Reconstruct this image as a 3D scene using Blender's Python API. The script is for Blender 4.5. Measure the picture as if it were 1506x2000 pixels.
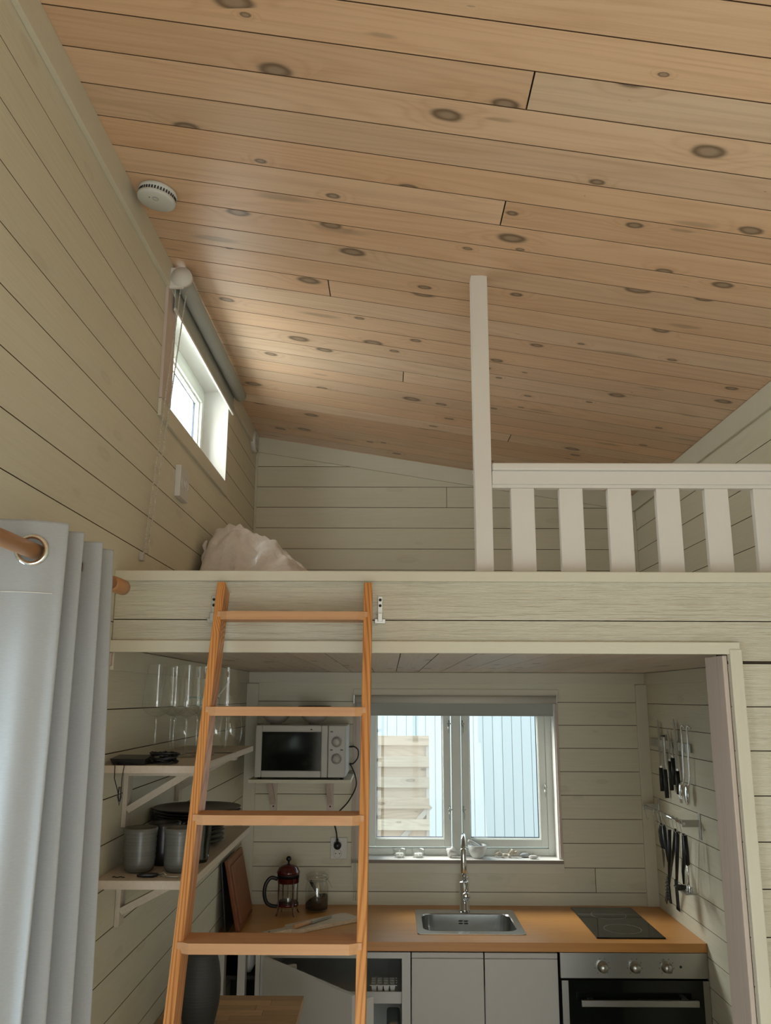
import bpy, bmesh, math, random
from mathutils import Vector, Matrix, noise
random.seed(7)
S = bpy.context.scene
for o in list(bpy.data.objects): bpy.data.objects.remove(o)
C = bpy.context.collection
PI = math.pi

# ------------------------------------------------------------------ camera
cam = bpy.data.cameras.new('camera'); camo = bpy.data.objects.new('camera', cam); C.objects.link(camo)
rx = Vector((0.99997945, 0.00506849, 0.00392537)); ux = Vector((-0.00274034, -0.2155983, 0.9764783))
fx = ux.cross(rx); fx.normalize()
bk = rx.cross(ux)
camo.matrix_world = Matrix(((rx.x, ux.x, bk.x, 0), (rx.y, ux.y, bk.y, 0), (rx.z, ux.z, bk.z, 1.879), (0, 0, 0, 1)))
cam.sensor_fit = 'HORIZONTAL'; cam.sensor_width = 36; cam.lens = 36 * 1638 / 1506
cam.clip_start = .02; cam.clip_end = 200
S.camera = camo

# ------------------------------------------------------------------ world (overcast sky), daylight, exposure
w = bpy.data.worlds.new('world'); S.world = w; w.use_nodes = True
wn = w.node_tree; bg = wn.nodes['Background']
tc = wn.nodes.new('ShaderNodeTexCoord'); sp = wn.nodes.new('ShaderNodeSeparateXYZ'); cr = wn.nodes.new('ShaderNodeValToRGB')
wn.links.new(tc.outputs['Generated'], sp.inputs[0]); wn.links.new(sp.outputs[2], cr.inputs[0]); wn.links.new(cr.outputs[0], bg.inputs[0])
cr.color_ramp.elements[0].position = 0; cr.color_ramp.elements[0].color = (.60, .71, .74, 1)
cr.color_ramp.elements[1].position = .8; cr.color_ramp.elements[1].color = (.46, .62, .72, 1)
bg.inputs[1].default_value = 2.7
def area(name, loc, direction, sx, sy, power, col):
    l = bpy.data.lights.new(name, 'AREA'); l.shape = 'RECTANGLE'; l.size = sx; l.size_y = sy; l.energy = power; l.color = col
    o = bpy.data.objects.new(name, l); C.objects.link(o); o.location = loc
    o.rotation_euler = Vector(direction).to_track_quat('-Z', 'Z').to_euler(); return o
area('terrace_daylight', (.3, -1.93, 1.12), (0, 1, .5), 1.7, 1.95, 38, (1, .99, .945))
area('loft_window_daylight', (-1.15, 3.0, 3.15), (1, 0, -.05), 1.4, 1.3, 62, (.95, .985, .92))
area('left_window_daylight', (-1.5, 1.1, 1.3), (1, 0, 0), 1.6, 2.0, 40, (.86, .97, 1))
area('kitchen_window_daylight', (-.9, 5.3, 2.7), (.62, -1, -.62), 1.8, 1.2, 150, (.98, .98, .90))
S.cycles.transparent_max_bounces = 28
S.view_settings.view_transform = 'Standard'; S.view_settings.look = 'None'
S.view_settings.gamma = 1; S.view_settings.use_curve_mapping = False
S.view_settings.exposure = 0.0

# ------------------------------------------------------------------ room numbers (metres)
XL, XR, D, DF, DC = -.726, 1.300, 4.359, 2.203, 3.735
ZL, ZR, Y0 = 3.256, 2.931, -2.0
SL = (ZL - ZR) / (XR - XL)
def zc(x): return ZL - SL * (x - XL)

# ------------------------------------------------------------------ helpers
class MB:
    def __init__(s): s.b = bmesh.new(); s.mi = 0
    def _f(s, vs, smooth=False):
        try:
            f = s.b.faces.new(vs); f.smooth = smooth; f.material_index = s.mi; return f
        except ValueError: return None
    def box(s, a, b, bev=0):
        a, b = Vector(a), Vector(b)
        lo = Vector([min(a[i], b[i]) for i in range(3)]); hi = Vector([max(a[i], b[i]) for i in range(3)])
        v = [s.b.verts.new((x, y, z)) for x in (lo.x, hi.x) for y in (lo.y, hi.y) for z in (lo.z, hi.z)]
        fs = [s._f([v[i] for i in q]) for q in ((0, 1, 3, 2), (4, 6, 7, 5), (0, 4, 5, 1), (2, 3, 7, 6), (0, 2, 6, 4), (1, 5, 7, 3))]
        if bev:
            es = {e for f in fs for e in f.edges}
            bmesh.ops.bevel(s.b, geom=list(es), offset=bev, segments=2, affect='EDGES', profile=.5)
        return s
    def obox(s, c, ax, ay, az, bev=0):       # oriented box: centre, three half-axis vectors
        c, ax, ay, az = map(Vector, (c, ax, ay, az))
        v = [s.b.verts.new(c + i * ax + j * ay + k * az) for i in (-1, 1) for j in (-1, 1) for k in (-1, 1)]
        fs = [s._f([v[i] for i in q]) for q in ((0, 1, 3, 2), (4, 6, 7, 5), (0, 4, 5, 1), (2, 3, 7, 6), (0, 2, 6, 4), (1, 5, 7, 3))]
        if bev:
            es = {e for f in fs for e in f.edges}
            bmesh.ops.bevel(s.b, geom=list(es), offset=bev, segments=2, affect='EDGES', profile=.5)
        return s
    def tube(s, pts, r, n=10, caps=True, flat=None):
        pts = [Vector(p) for p in pts]; m = len(pts)
        rs = r if isinstance(r, (list, tuple)) else [r] * m
        rings = []; up = None
        for i, p in enumerate(pts):
            t = (pts[min(i + 1, m - 1)] - pts[max(i - 1, 0)]).normalized()
            if up is None:
                up = Vector((0, 0, 1)) if abs(t.z) < .9 else Vector((1, 0, 0))
            a = (up - t * up.dot(t)).normalized(); b_ = t.cross(a); up = a
            k = 1 if flat is None else flat
            rings.append([s.b.verts.new(p + a * (math.cos(2 * PI * j / n) * rs[i]) + b_ * (math.sin(2 * PI * j / n) * rs[i] * k)) for j in range(n)])
        for q in range(m - 1):
            for j in range(n): s._f([rings[q][j], rings[q][(j + 1) % n], rings[q + 1][(j + 1) % n], rings[q + 1][j]], True)
        if caps: s._f(rings[0][::-1]); s._f(rings[-1])
        return s
    def lathe(s, prof, c=(0, 0, 0), axis='z', n=32, smooth=True, closed=False):
        c = Vector(c); rings = []
        def P(r, h, a):
            x, y = r * math.cos(a), r * math.sin(a)
            return c + (Vector((x, y, h)) if axis == 'z' else Vector((x, h, y)) if axis == 'y' else Vector((h, x, y)))
        for r, h in prof:
            if r < 1e-6: rings.append([s.b.verts.new(P(0, h, 0))])
            else: rings.append([s.b.verts.new(P(r, h, 2 * PI * j / n)) for j in range(n)])
        for q in range(len(rings) - 1 + (1 if closed else 0)):
            A, B = rings[q], rings[(q + 1) % len(rings)]
            for j in range(n):
                k = (j + 1) % n
                if len(A) == 1 and len(B) == 1: continue
                if len(A) == 1: s._f([A[0], B[k], B[j]], smooth)
                elif len(B) == 1: s._f([A[j], A[k], B[0]], smooth)
                else: s._f([A[j], A[k], B[k], B[j]], smooth)
        return s
    def ellip(s, c, r, n=16, m=10):
        prof = [(math.sin(PI * i / m), -math.cos(PI * i / m)) for i in range(m + 1)]
        t = MB(); t.lathe(prof, n=n)
        for v in t.b.verts: v.co = Vector((v.co.x * r[0], v.co.y * r[1], v.co.z * r[2])) + Vector(c)
        me = bpy.data.meshes.new('t'); t.b.to_mesh(me); s.b.from_mesh(me); bpy.data.meshes.remove(me); return s
    def poly(s, pts, thick, frame=None):     # prism of a 2-D outline; front at w=0
        return s
    def loops(s, loops, smooth=False, capa=False, capb=False):
        R = [[s.b.verts.new(p) for p in l] for l in loops]; n = len(R[0])
        for i in range(len(R) - 1):
            for j in range(n): s._f([R[i][j], R[i][(j + 1) % n], R[i + 1][(j + 1) % n], R[i + 1][j]], smooth)
        if capa: s._f(R[0][::-1])
        if capb: s._f(R[-1])
        return s
    def mesh(s, name):
        bmesh.ops.recalc_face_normals(s.b, faces=s.b.faces)
        me = bpy.data.meshes.new(name); s.b.to_mesh(me); s.b.free(); return me

WM = {}
def link(name, data, parent=None):
    o = bpy.data.objects.new(name, data); C.objects.link(o)
    if parent: o.parent = parent
    return o
def wm(o):
    m = Matrix.LocRotScale(o.location, o.rotation_euler, o.scale)
    return wm(o.parent) @ m if o.parent else m
def part(name, mb, mat, parent=None, world=True):
    me = mb.mesh(name)
    if parent and world: me.transform(wm(parent).inverted())
    for m in (mat if isinstance(mat, (list, tuple)) else [mat]): me.materials.append(m)
    return link(name, me, parent)
def tag(o, label=None, cat=None, group=None, kind=None):
    if label: o['label'] = label
    if cat: o['category'] = cat
    if group: o['group'] = group
    if kind: o['kind'] = kind
    return o
def thing(name, label, cat, loc=(0, 0, 0), rz=0, group=None):
    o = link(name, None); o.location = loc; o.rotation_euler = (0, 0, rz); return tag(o, label, cat, group)
def copy_tree(o, parent=None):
    c = o.copy(); C.objects.link(c); c.parent = parent
    for ch in [q for q in bpy.data.objects if q.parent == o]: copy_tree(ch, c)
    return c
def solo(name, mb, mat, label, cat, base, group=None, world=True):   # one-mesh thing with its origin at its base
    me = mb.mesh(name)
    if world: me.transform(Matrix.Translation(-Vector(base)))
    for m in (mat if isinstance(mat, (list, tuple)) else [mat]): me.materials.append(m)
    o = link(name, me); o.location = base; return tag(o, label, cat, group)

# ------------------------------------------------------------------ materials
def newmat(name):
    m = bpy.data.materials.new(name); m.use_nodes = True
    return m, m.node_tree, m.node_tree.nodes['Principled BSDF']
def N(nt, t, **k):
    n = nt.nodes.new(t)
    for a, b in k.items(): setattr(n, a, b)
    return n
def val(nt, sock, v):
    if isinstance(v, (int, float)): sock.default_value = v
    else: nt.links.new(v, sock)
def M_(nt, op, a, b=0, c=0):
    n = N(nt, 'ShaderNodeMath', operation=op); val(nt, n.inputs[0], a); val(nt, n.inputs[1], b)
    if op in ('MULTIPLY_ADD', 'SMOOTH_MIN'): val(nt, n.inputs[2], c)
    return n.outputs[0]
def mixc(nt, f, a, b, mode='MIX'):
    n = N(nt, 'ShaderNodeMix', data_type='RGBA', blend_type=mode); val(nt, n.inputs[0], f)
    for s_, v in ((n.inputs[6], a), (n.inputs[7], b)):
        if isinstance(v, tuple): s_.default_value = (*v, 1)
        else: nt.links.new(v, s_)
    return n.outputs[2]
def ramp(nt, f, stops):
    n = N(nt, 'ShaderNodeMapRange'); n.interpolation_type = 'SMOOTHSTEP'; val(nt, n.inputs[0], f)
    n.inputs[1].default_value, n.inputs[2].default_value, n.inputs[3].default_value, n.inputs[4].default_value = stops
    return n.outputs[0]
def wood(name, light, dark, knot, rough=.5, lines=.5, knots=1.0, vary=.25, bump=.15, axis='x', scale=1.0, knot_amt=.85, streak=.35, kx=2.4, ky=7.5, spec=.3, ringf=52, tint=None):
    m, nt, b = newmat(name)
    t = N(nt, 'ShaderNodeTexCoord'); oi = N(nt, 'ShaderNodeObjectInfo')
    sep = N(nt, 'ShaderNodeSeparateXYZ'); nt.links.new(t.outputs['Object'], sep.inputs[0])
    ax = {'x': (0, 1, 2), 'y': (1, 0, 2), 'z': (2, 0, 1)}[axis]
    r = oi.outputs['Random']
    U = M_(nt, 'ADD', M_(nt, 'MULTIPLY', sep.outputs[ax[0]], scale), M_(nt, 'MULTIPLY', r, 37.0))
    V = M_(nt, 'ADD', M_(nt, 'MULTIPLY', sep.outputs[ax[1]], scale), M_(nt, 'MULTIPLY', r, 91.7))
    W = M_(nt, 'MULTIPLY', sep.outputs[ax[2]], scale)
    def vec(su, sv, sw=1.0):
        c = N(nt, 'ShaderNodeCombineXYZ')
        val(nt, c.inputs[0], M_(nt, 'MULTIPLY', U, su)); val(nt, c.inputs[1], M_(nt, 'MULTIPLY', V, sv)); val(nt, c.inputs[2], M_(nt, 'MULTIPLY', W, sw)); return c.outputs[0]
    def noi(v, sc=1.0, det=2.0, ro=.5):
        n = N(nt, 'ShaderNodeTexNoise'); nt.links.new(v, n.inputs['Vector']); n.inputs['Scale'].default_value = sc; n.inputs['Detail'].default_value = det; n.inputs['Roughness'].default_value = ro
        return n.outputs[0]
    # knots
    vo = N(nt, 'ShaderNodeTexVoronoi', voronoi_dimensions='2D'); nt.links.new(vec(kx, ky), vo.inputs['Vector']); vo.inputs['Scale'].default_value = 1; vo.inputs['Randomness'].default_value = 1
    d = vo.outputs['Distance']; cs = N(nt, 'ShaderNodeSeparateColor'); nt.links.new(vo.outputs['Color'], cs.inputs[0])
    wob = noi(vec(9, 26), 1, 2)
    size = M_(nt, 'MULTIPLY_ADD', cs.outputs[0], .13, .035)
    size = M_(nt, 'MULTIPLY', size, M_(nt, 'GREATER_THAN', cs.outputs[1], .45))
    q = M_(nt, 'DIVIDE', M_(nt, 'ADD', d, M_(nt, 'MULTIPLY_ADD', wob, .08, -.04)), M_(nt, 'MAXIMUM', size, .001))
    vo2 = N(nt, 'ShaderNodeTexVoronoi', voronoi_dimensions='2D'); nt.links.new(vec(kx * .42, ky * 1.15), vo2.inputs['Vector']); vo2.inputs['Scale'].default_value = 1
    c2 = N(nt, 'ShaderNodeSeparateColor'); nt.links.new(vo2.outputs['Color'], c2.inputs[0])
    sz2 = M_(nt, 'MULTIPLY', M_(nt, 'MULTIPLY_ADD', c2.outputs[0], .10, .05), M_(nt, 'GREATER_THAN', c2.outputs[1], .62))
    q2 = M_(nt, 'DIVIDE', M_(nt, 'ADD', vo2.outputs['Distance'], M_(nt, 'MULTIPLY_ADD', wob, .10, -.05)), M_(nt, 'MAXIMUM', sz2, .001))
    flame = ramp(nt, q2, (.35, 1.1, 1, 0))
    core = ramp(nt, q, (.65, 1.15, 1, 0)); halo = ramp(nt, q, (.6, 3.2, 1, 0))
    ringk = M_(nt, 'MULTIPLY', ramp(nt, q, (.25, .7, 0, 1)), core)
    # growth rings = contour lines of a stretched noise, bent round the knots
    f0 = noi(vec(.55, 7.0, 7), 1, 1.5, .4)
    f0 = M_(nt, 'ADD', f0, M_(nt, 'MULTIPLY', halo, .10))
    rings = M_(nt, 'SINE', M_(nt, 'MULTIPLY', f0, ringf * 2.0))
    rings = M_(nt, 'POWER', M_(nt, 'MULTIPLY_ADD', rings, .5, .5), 2.2)
    fine = noi(vec(1.6, 120, 120), 1, 3, .6)
    broad = noi(vec(.7, 9, 9), 1, 2)
    g = M_(nt, 'ADD', M_(nt, 'MULTIPLY', rings, lines * .6), M_(nt, 'MULTIPLY', ramp(nt, fine, (.4, .75, 0, 1)), streak))
    g = M_(nt, 'ADD', g, M_(nt, 'MULTIPLY_ADD', broad, .5, -.25)); 
    g = M_(nt, 'ADD', g, M_(nt, 'MULTIPLY', halo, .22 * knots))
    col = mixc(nt, M_(nt, 'MINIMUM', M_(nt, 'MAXIMUM', g, 0), 1), light, dark)
    if tint: col = mixc(nt, M_(nt, 'MULTIPLY', ramp(nt, M_(nt, 'FRACT', M_(nt, 'MULTIPLY', r, 17.3)), (0, 1, 0, 1)), .75), col, tint, 'MULTIPLY')
    k2 = mixc(nt, ringk, tuple(.32 * c + .68 * e for c, e in zip(light, knot)), knot)
    col = mixc(nt, M_(nt, 'MULTIPLY', core, knot_amt * knots), col, k2)
    col = mixc(nt, M_(nt, 'MULTIPLY', flame, .55 * knot_amt * knots), col, tuple(.3 * c + .7 * e for c, e in zip(dark, knot)))
    hv = N(nt, 'ShaderNodeHueSaturation'); nt.links.new(col, hv.inputs['Color'])
    val(nt, hv.inputs['Value'], M_(nt, 'MULTIPLY_ADD', M_(nt, 'FRACT', M_(nt, 'MULTIPLY', r, 7.7)), vary, 1 - vary / 2))
    nt.links.new(hv.outputs[0], b.inputs['Base Color'])
    b.inputs['Roughness'].default_value = rough; b.inputs['Specular IOR Level'].default_value = spec
    bp = N(nt, 'ShaderNodeBump'); bp.inputs['Distance'].default_value = .004 if bump < .5 else .011; bp.inputs['Strength'].default_value = bump
    rough_n = noi(vec(6, 90, 90), 1, 4, .65)
    val(nt, bp.inputs['Height'], M_(nt, 'SUBTRACT', rough_n, M_(nt, 'MULTIPLY', g, .5))); nt.links.new(bp.outputs[0], b.inputs['Normal'])
    return m
def plain(name, col, rough=.5, metal=0, spec=.5, var=.05, ns=30, bump=0, coat=0, aniso=None):
    m, nt, b = newmat(name)
    t = N(nt, 'ShaderNodeTexCoord'); n = N(nt, 'ShaderNodeTexNoise'); n.inputs['Scale'].default_value = ns; n.inputs['Detail'].default_value = 3
    if aniso:
        mp = N(nt, 'ShaderNodeMapping'); mp.inputs['Scale'].default_value = aniso; nt.links.new(t.outputs['Object'], mp.inputs[0]); nt.links.new(mp.outputs[0], n.inputs['Vector'])
    else: nt.links.new(t.outputs['Object'], n.inputs['Vector'])
    c = mixc(nt, n.outputs[0], tuple(x * (1 - var) for x in col), tuple(min(1, x * (1 + var)) for x in col))
    nt.links.new(c, b.inputs['Base Color']); b.inputs['Roughness'].default_value = rough; b.inputs['Metallic'].default_value = metal
    b.inputs['Specular IOR Level'].default_value = spec; b.inputs['Coat Weight'].default_value = coat
    if bump:
        bp = N(nt, 'ShaderNodeBump'); bp.inputs['Strength'].default_value = bump; bp.inputs['Distance'].default_value = .002
        nt.links.new(n.outputs[0], bp.inputs['Height']); nt.links.new(bp.outputs[0], b.inputs['Normal'])
    return m
def glass(name, tint=(.985, .995, .995), refl=.45, rough=0.0, edge=(.9, .95, .95)):
    m, nt, b = newmat(name); nt.nodes.remove(b)
    out = nt.nodes['Material Output']; tr = N(nt, 'ShaderNodeBsdfTransparent'); gl = N(nt, 'ShaderNodeBsdfGlossy'); mx = N(nt, 'ShaderNodeMixShader')
    fr = N(nt, 'ShaderNodeLayerWeight'); fr.inputs[0].default_value = .25
    tr.inputs[0].default_value = (*tint, 1); gl.inputs[0].default_value = (1, 1, 1, 1); gl.inputs['Roughness'].default_value = rough
    c = mixc(nt, M_(nt, 'POWER', fr.outputs['Facing'], 3.0), tint, edge); nt.links.new(c, tr.inputs[0])
    fz = M_(nt, 'MINIMUM', M_(nt, 'MULTIPLY_ADD', M_(nt, 'POWER', fr.outputs['Facing'], 4.0), .7 * refl, .045 * refl), 1)
    nt.links.new(fz, mx.inputs[0]); nt.links.new(tr.outputs[0], mx.inputs[1]); nt.links.new(gl.outputs[0], mx.inputs[2]); nt.links.new(mx.outputs[0], out.inputs[0])
    return m
MT = {}
MT['wall'] = wood('cream_painted_boards', (.70, .665, .535), (.60, .56, .44), (.36, .30, .22), .55, .22, .30, .07, .35, knot_amt=.5, streak=.22, spec=.35)
MT['wall_k'] = MT['wall']
MT['trim'] = wood('cream_painted_trim', (.69, .655, .54), (.61, .575, .465), (.4, .33, .25), .5, .12, .12, .05, .15, knot_amt=.3, streak=.15)
MT['trimz'] = wood('cream_painted_upright_trim', (.69, .655, .54), (.61, .575, .465), (.4, .33, .25), .5, .12, .12, .05, .15, knot_amt=.3, streak=.15, axis='z')
MT['rough'] = wood('rough_sawn_cream_boards', (.69, .655, .54), (.56, .525, .42), (.4, .33, .25), .6, .25, .3, .05, .9, knot_amt=.45, streak=.3)
MT['pine'] = wood('knotty_pine_boards', (.80, .61, .44), (.62, .42, .27), (.13, .085, .055), .45, .5, 1.0, .14, .12, streak=.35, tint=(1.0, .84, .70), kx=3.6, ky=6.5)
MT['kceil'] = wood('whitewashed_ceiling_boards', (.70, .60, .50), (.56, .45, .36), (.28, .2, .15), .5, .4, .9, .12, .12)
MT['raw'] = wood('pale_pinkish_lath_wood', (.62, .52, .46), (.52, .42, .36), (.35, .27, .22), .6, .25, .2, .05, .25, axis='z')
MT['rawx'] = wood('pale_shelf_wood', (.64, .56, .47), (.54, .45, .36), (.35, .27, .22), .6, .25, .3, .05, .2, axis='y')
MT['white'] = plain('white_satin_paint', (.76, .73, .69), .45, var=.02)
MT['winw'] = plain('white_window_paint', (.74, .76, .70), .4, var=.02)
MT['ladder'] = wood('oiled_pine_ladder', (.68, .32, .11), (.36, .105, .022), (.2, .07, .02), .4, 1.1, .15, .1, .08, axis='z', streak=.35, ringf=150)
MT['tread'] = wood('oiled_ladder_tread_wood', (.62, .34, .17), (.46, .22, .10), (.25, .1, .04), .45, .35, .1, .1, .08, axis='x', streak=.35)
MT['counter'] = wood('oiled_beech_worktop', (.64, .30, .088), (.50, .21, .055), (.2, .09, .03), .33, .3, .1, .05, .04, axis='x', streak=.45, spec=.5)
MT['stave'] = wood('beech_stave', (.56, .35, .18), (.42, .24, .11), (.2, .1, .05), .4, .4, .0, .5, .04, axis='x', streak=.4)
MT['rod'] = wood('beech_rod', (.50, .25, .11), (.38, .17, .065), (.2, .1, .04), .4, .2, .0, .05, .05, axis='y', streak=.5)
MT['cutred'] = wood('red_brown_board_wood', (.26, .085, .03), (.16, .045, .015), (.08, .02, .01), .4, .4, .0, .05, .05, axis='z')
MT['cutpale'] = wood('pale_bread_board_wood', (.72, .58, .42), (.50, .34, .20), (.2, .1, .05), .5, .4, .0, .05, .05, axis='x')
MT['fence'] = wood('weathered_fence_pine', (.76, .58, .42), (.52, .36, .23), (.2, .12, .07), .7, .5, .8, .35, .2, tint=(.85, .95, 1.0))
MT['rack'] = MT['white']
MT['chrome'] = plain('polished_chrome', (.78, .79, .80), .08, 1, var=.01)
MT['steel'] = plain('brushed_steel', (.50, .50, .47), .3, 1, var=.12, ns=60, aniso=(2, 30, 60))
MT['sinksteel'] = plain('sink_steel', (.55, .56, .56), .22, 1, var=.04, ns=40)
MT['zinc'] = plain('zinc_hinge_metal', (.55, .55, .52), .35, 1)
MT['black'] = plain('black_plastic', (.012, .012, .014), .35, var=.1)
MT['blackglass'] = plain('black_ceramic_glass', (.008, .010, .008), .08, spec=.5, var=.1)
MT['navy'] = plain('navy_gasket', (.02, .035, .09), .4)
MT['microwave'] = plain('light_grey_microwave_shell', (.50, .48, .45), .4, var=.02)
MT['fridge'] = plain('white_fridge_plastic', (.62, .62, .60), .35, var=.02)
MT['cab'] = plain('white_cabinet_front', (.60, .58, .55), .3, var=.02)
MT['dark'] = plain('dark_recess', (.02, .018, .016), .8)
MT['backing'] = plain('dark_gap_behind_boards', (.10, .075, .05), .9)
MT['stone'] = plain('dark_glazed_stoneware', (.020, .019, .019), .3, var=.3, ns=25)
MT['plateedge'] = plain('grey_brown_stoneware_rim', (.10, .085, .07), .35, var=.2)
MT['porc'] = plain('white_porcelain', (.70, .70, .68), .2, var=.02)
MT['bowl'] = plain('speckled_pale_ceramic', (.42, .38, .33), .4, var=.2, ns=90)
MT['pebble'] = plain('pale_pebble', (.62, .60, .57), .7, var=.15, ns=40, bump=.2)
MT['darkpebble'] = plain('grey_pebble', (.32, .32, .33), .7, var=.15, ns=40, bump=.2)
MT['coral'] = plain('bleached_driftwood', (.60, .53, .43), .8, var=.25, ns=60, bump=.6)
MT['red'] = plain('dark_red_lacquer', (.07, .004, .006), .15, .0, var=.1, coat=.6)
MT['coffee'] = plain('ground_coffee', (.008, .006, .005), .9, var=.4, ns=300, bump=.8)
MT['teal'] = plain('teal_glass_rim', (.02, .32, .32), .15)
MT['wax'] = plain('tealight_wax', (.75, .75, .72), .4)
MT['blind'] = plain('grey_green_roller_fabric', (.40, .42, .39), .7, var=.03, ns=400)
MT['roll'] = plain('pale_roller_tube_fabric', (.62, .60, .53), .7, var=.03, ns=400)
MT['sill_shade'] = plain('grey_brown_sill_edge_shade', (.26, .22, .185), .6)  # shading under the sill overhang, put into the edge colour
MT['siding'] = plain('white_outdoor_siding', (.80, .82, .80), .7, var=.02)
MT['ground'] = plain('outdoor_gravel', (.32, .31, .28), .9, var=.3, ns=60)
MT['plastic'] = plain('white_socket_plastic', (.66, .64, .60), .35, var=.01)
MT['smoke'] = plain('smoke_alarm_plastic', (.66, .68, .66), .45, var=.01)
MT['chainm'] = plain('bead_chain_plastic', (.55, .52, .47), .4)
MT['floor'] = wood('floor_boards', (.58, .46, .34), (.46, .34, .23), (.15, .08, .04), .4, .4, .3, .05, .05, axis='y')
MT['glass'] = glass('window_glass')
MT['wine'] = glass('clear_drinking_glass', (.985, .988, .982), 1.6, .02, (.66, .68, .65))
MT['darkg'] = glass('smoked_ribbed_glass', (.45, .48, .48), 1.5, .03, (.15, .17, .17))
# striped grey mug glaze
m, nt, b = newmat('grey_banded_stoneware'); t = N(nt, 'ShaderNodeTexCoord'); sp = N(nt, 'ShaderNodeSeparateXYZ'); nt.links.new(t.outputs['Object'], sp.inputs[0])
n = N(nt, 'ShaderNodeTexNoise'); mp = N(nt, 'ShaderNodeMapping'); mp.inputs['Scale'].default_value = (2, 2, 150); nt.links.new(t.outputs['Object'], mp.inputs[0]); nt.links.new(mp.outputs[0], n.inputs['Vector']); n.inputs['Scale'].default_value = 1
nt.links.new(mixc(nt, n.outputs[0], (.05, .05, .044), (.22, .22, .20)), b.inputs['Base Color']); b.inputs['Roughness'].default_value = .3; MT['mug'] = m
# vase: fine throwing rings
m, nt, b = newmat('dark_ringed_vase_clay'); t = N(nt, 'ShaderNodeTexCoord'); mp = N(nt, 'ShaderNodeMapping'); mp.inputs['Scale'].default_value = (3, 3, 320); nt.links.new(t.outputs['Object'], mp.inputs[0])
n = N(nt, 'ShaderNodeTexNoise'); nt.links.new(mp.outputs[0], n.inputs['Vector']); n.inputs['Scale'].default_value = 1
nt.links.new(mixc(nt, n.outputs[0], (.022, .023, .022), (.06, .062, .058)), b.inputs['Base Color']); b.inputs['Roughness'].default_value = .6
bp = N(nt, 'ShaderNodeBump'); bp.inputs['Strength'].default_value = .5; bp.inputs['Distance'].default_value = .002; nt.links.new(n.outputs[0], bp.inputs['Height']); nt.links.new(bp.outputs[0], b.inputs['Normal']); MT['vase'] = m
# curtain: woven cloth that lets some daylight through
m, nt, b = newmat('pale_grey_woven_curtain'); out = nt.nodes['Material Output']
t = N(nt, 'ShaderNodeTexCoord'); n = N(nt, 'ShaderNodeTexNoise'); mp = N(nt, 'ShaderNodeMapping'); mp.inputs['Scale'].default_value = (120, 120, 900); nt.links.new(t.outputs['Object'], mp.inputs[0]); nt.links.new(mp.outputs[0], n.inputs['Vector']); n.inputs['Scale'].default_value = 1
c = mixc(nt, n.outputs[0], (.47, .48, .50), (.57, .585, .60)); nt.links.new(c, b.inputs['Base Color']); b.inputs['Roughness'].default_value = .9; b.inputs['Specular IOR Level'].default_value = .1
tl = N(nt, 'ShaderNodeBsdfTranslucent'); nt.links.new(c, tl.inputs[0]); mx = N(nt, 'ShaderNodeMixShader'); mx.inputs[0].default_value = .30
nt.links.new(b.outputs[0], mx.inputs[1]); nt.links.new(tl.outputs[0], mx.inputs[2]); nt.links.new(mx.outputs[0], out.inputs[0]); MT['curtain'] = m
m, nt, b = newmat('crinkled_duvet_cloth'); t = N(nt, 'ShaderNodeTexCoord'); n = N(nt, 'ShaderNodeTexNoise'); nt.links.new(t.outputs['Object'], n.inputs['Vector']); n.inputs['Scale'].default_value = 22; n.inputs['Detail'].default_value = 6; n.inputs['Distortion'].default_value = 1.2
nt.links.new(mixc(nt, n.outputs[0], (.60, .54, .50), (.74, .68, .64)), b.inputs['Base Color']); b.inputs['Roughness'].default_value = .45; b.inputs['Coat Weight'].default_value = .25
bp = N(nt, 'ShaderNodeBump'); bp.inputs['Strength'].default_value = .5; bp.inputs['Distance'].default_value = .012; nt.links.new(n.outputs[0], bp.inputs['Height']); nt.links.new(bp.outputs[0], b.inputs['Normal']); MT['duvet'] = m

# ------------------------------------------------------------------ boards cut to shape
def inset(p, d):
    n = len(p); o = []
    for i in range(n):
        a, b_, c_ = Vector(p[i - 1]), Vector(p[i]), Vector(p[(i + 1) % n])
        e1, e2 = (b_ - a).normalized(), (c_ - b_).normalized()
        n1, n2 = Vector((-e1.y, e1.x)), Vector((-e2.y, e2.x))
        k = n1 + n2; L = k.dot(n1)
        o.append(b_ + (k / L if abs(L) > 1e-4 else n1) * d)
    return o
def clip(p, a, b_, c_):                       # keep a*u+b*v<=c
    o = []
    for i in range(len(p)):
        P, Q = p[i], p[(i + 1) % len(p)]
        dp, dq = a * P[0] + b_ * P[1] - c_, a * Q[0] + b_ * Q[1] - c_
        if dp <= 0: o.append(P)
        if dp * dq < 0: t_ = dp / (dp - dq); o.append((P[0] + t_ * (Q[0] - P[0]), P[1] + t_ * (Q[1] - P[1])))
    return o
MC = {}
MT['edge'] = plain('brown_groove_shade', (.16, .085, .045), .8)  # shadow of the grooves painted into the side faces of the boards
GROOVE = {MT['pine'].name: MT['edge'], MT['kceil'].name: MT['edge'], MT['wall'].name: MT['edge'], MT['rough'].name: MT['edge']}
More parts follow.
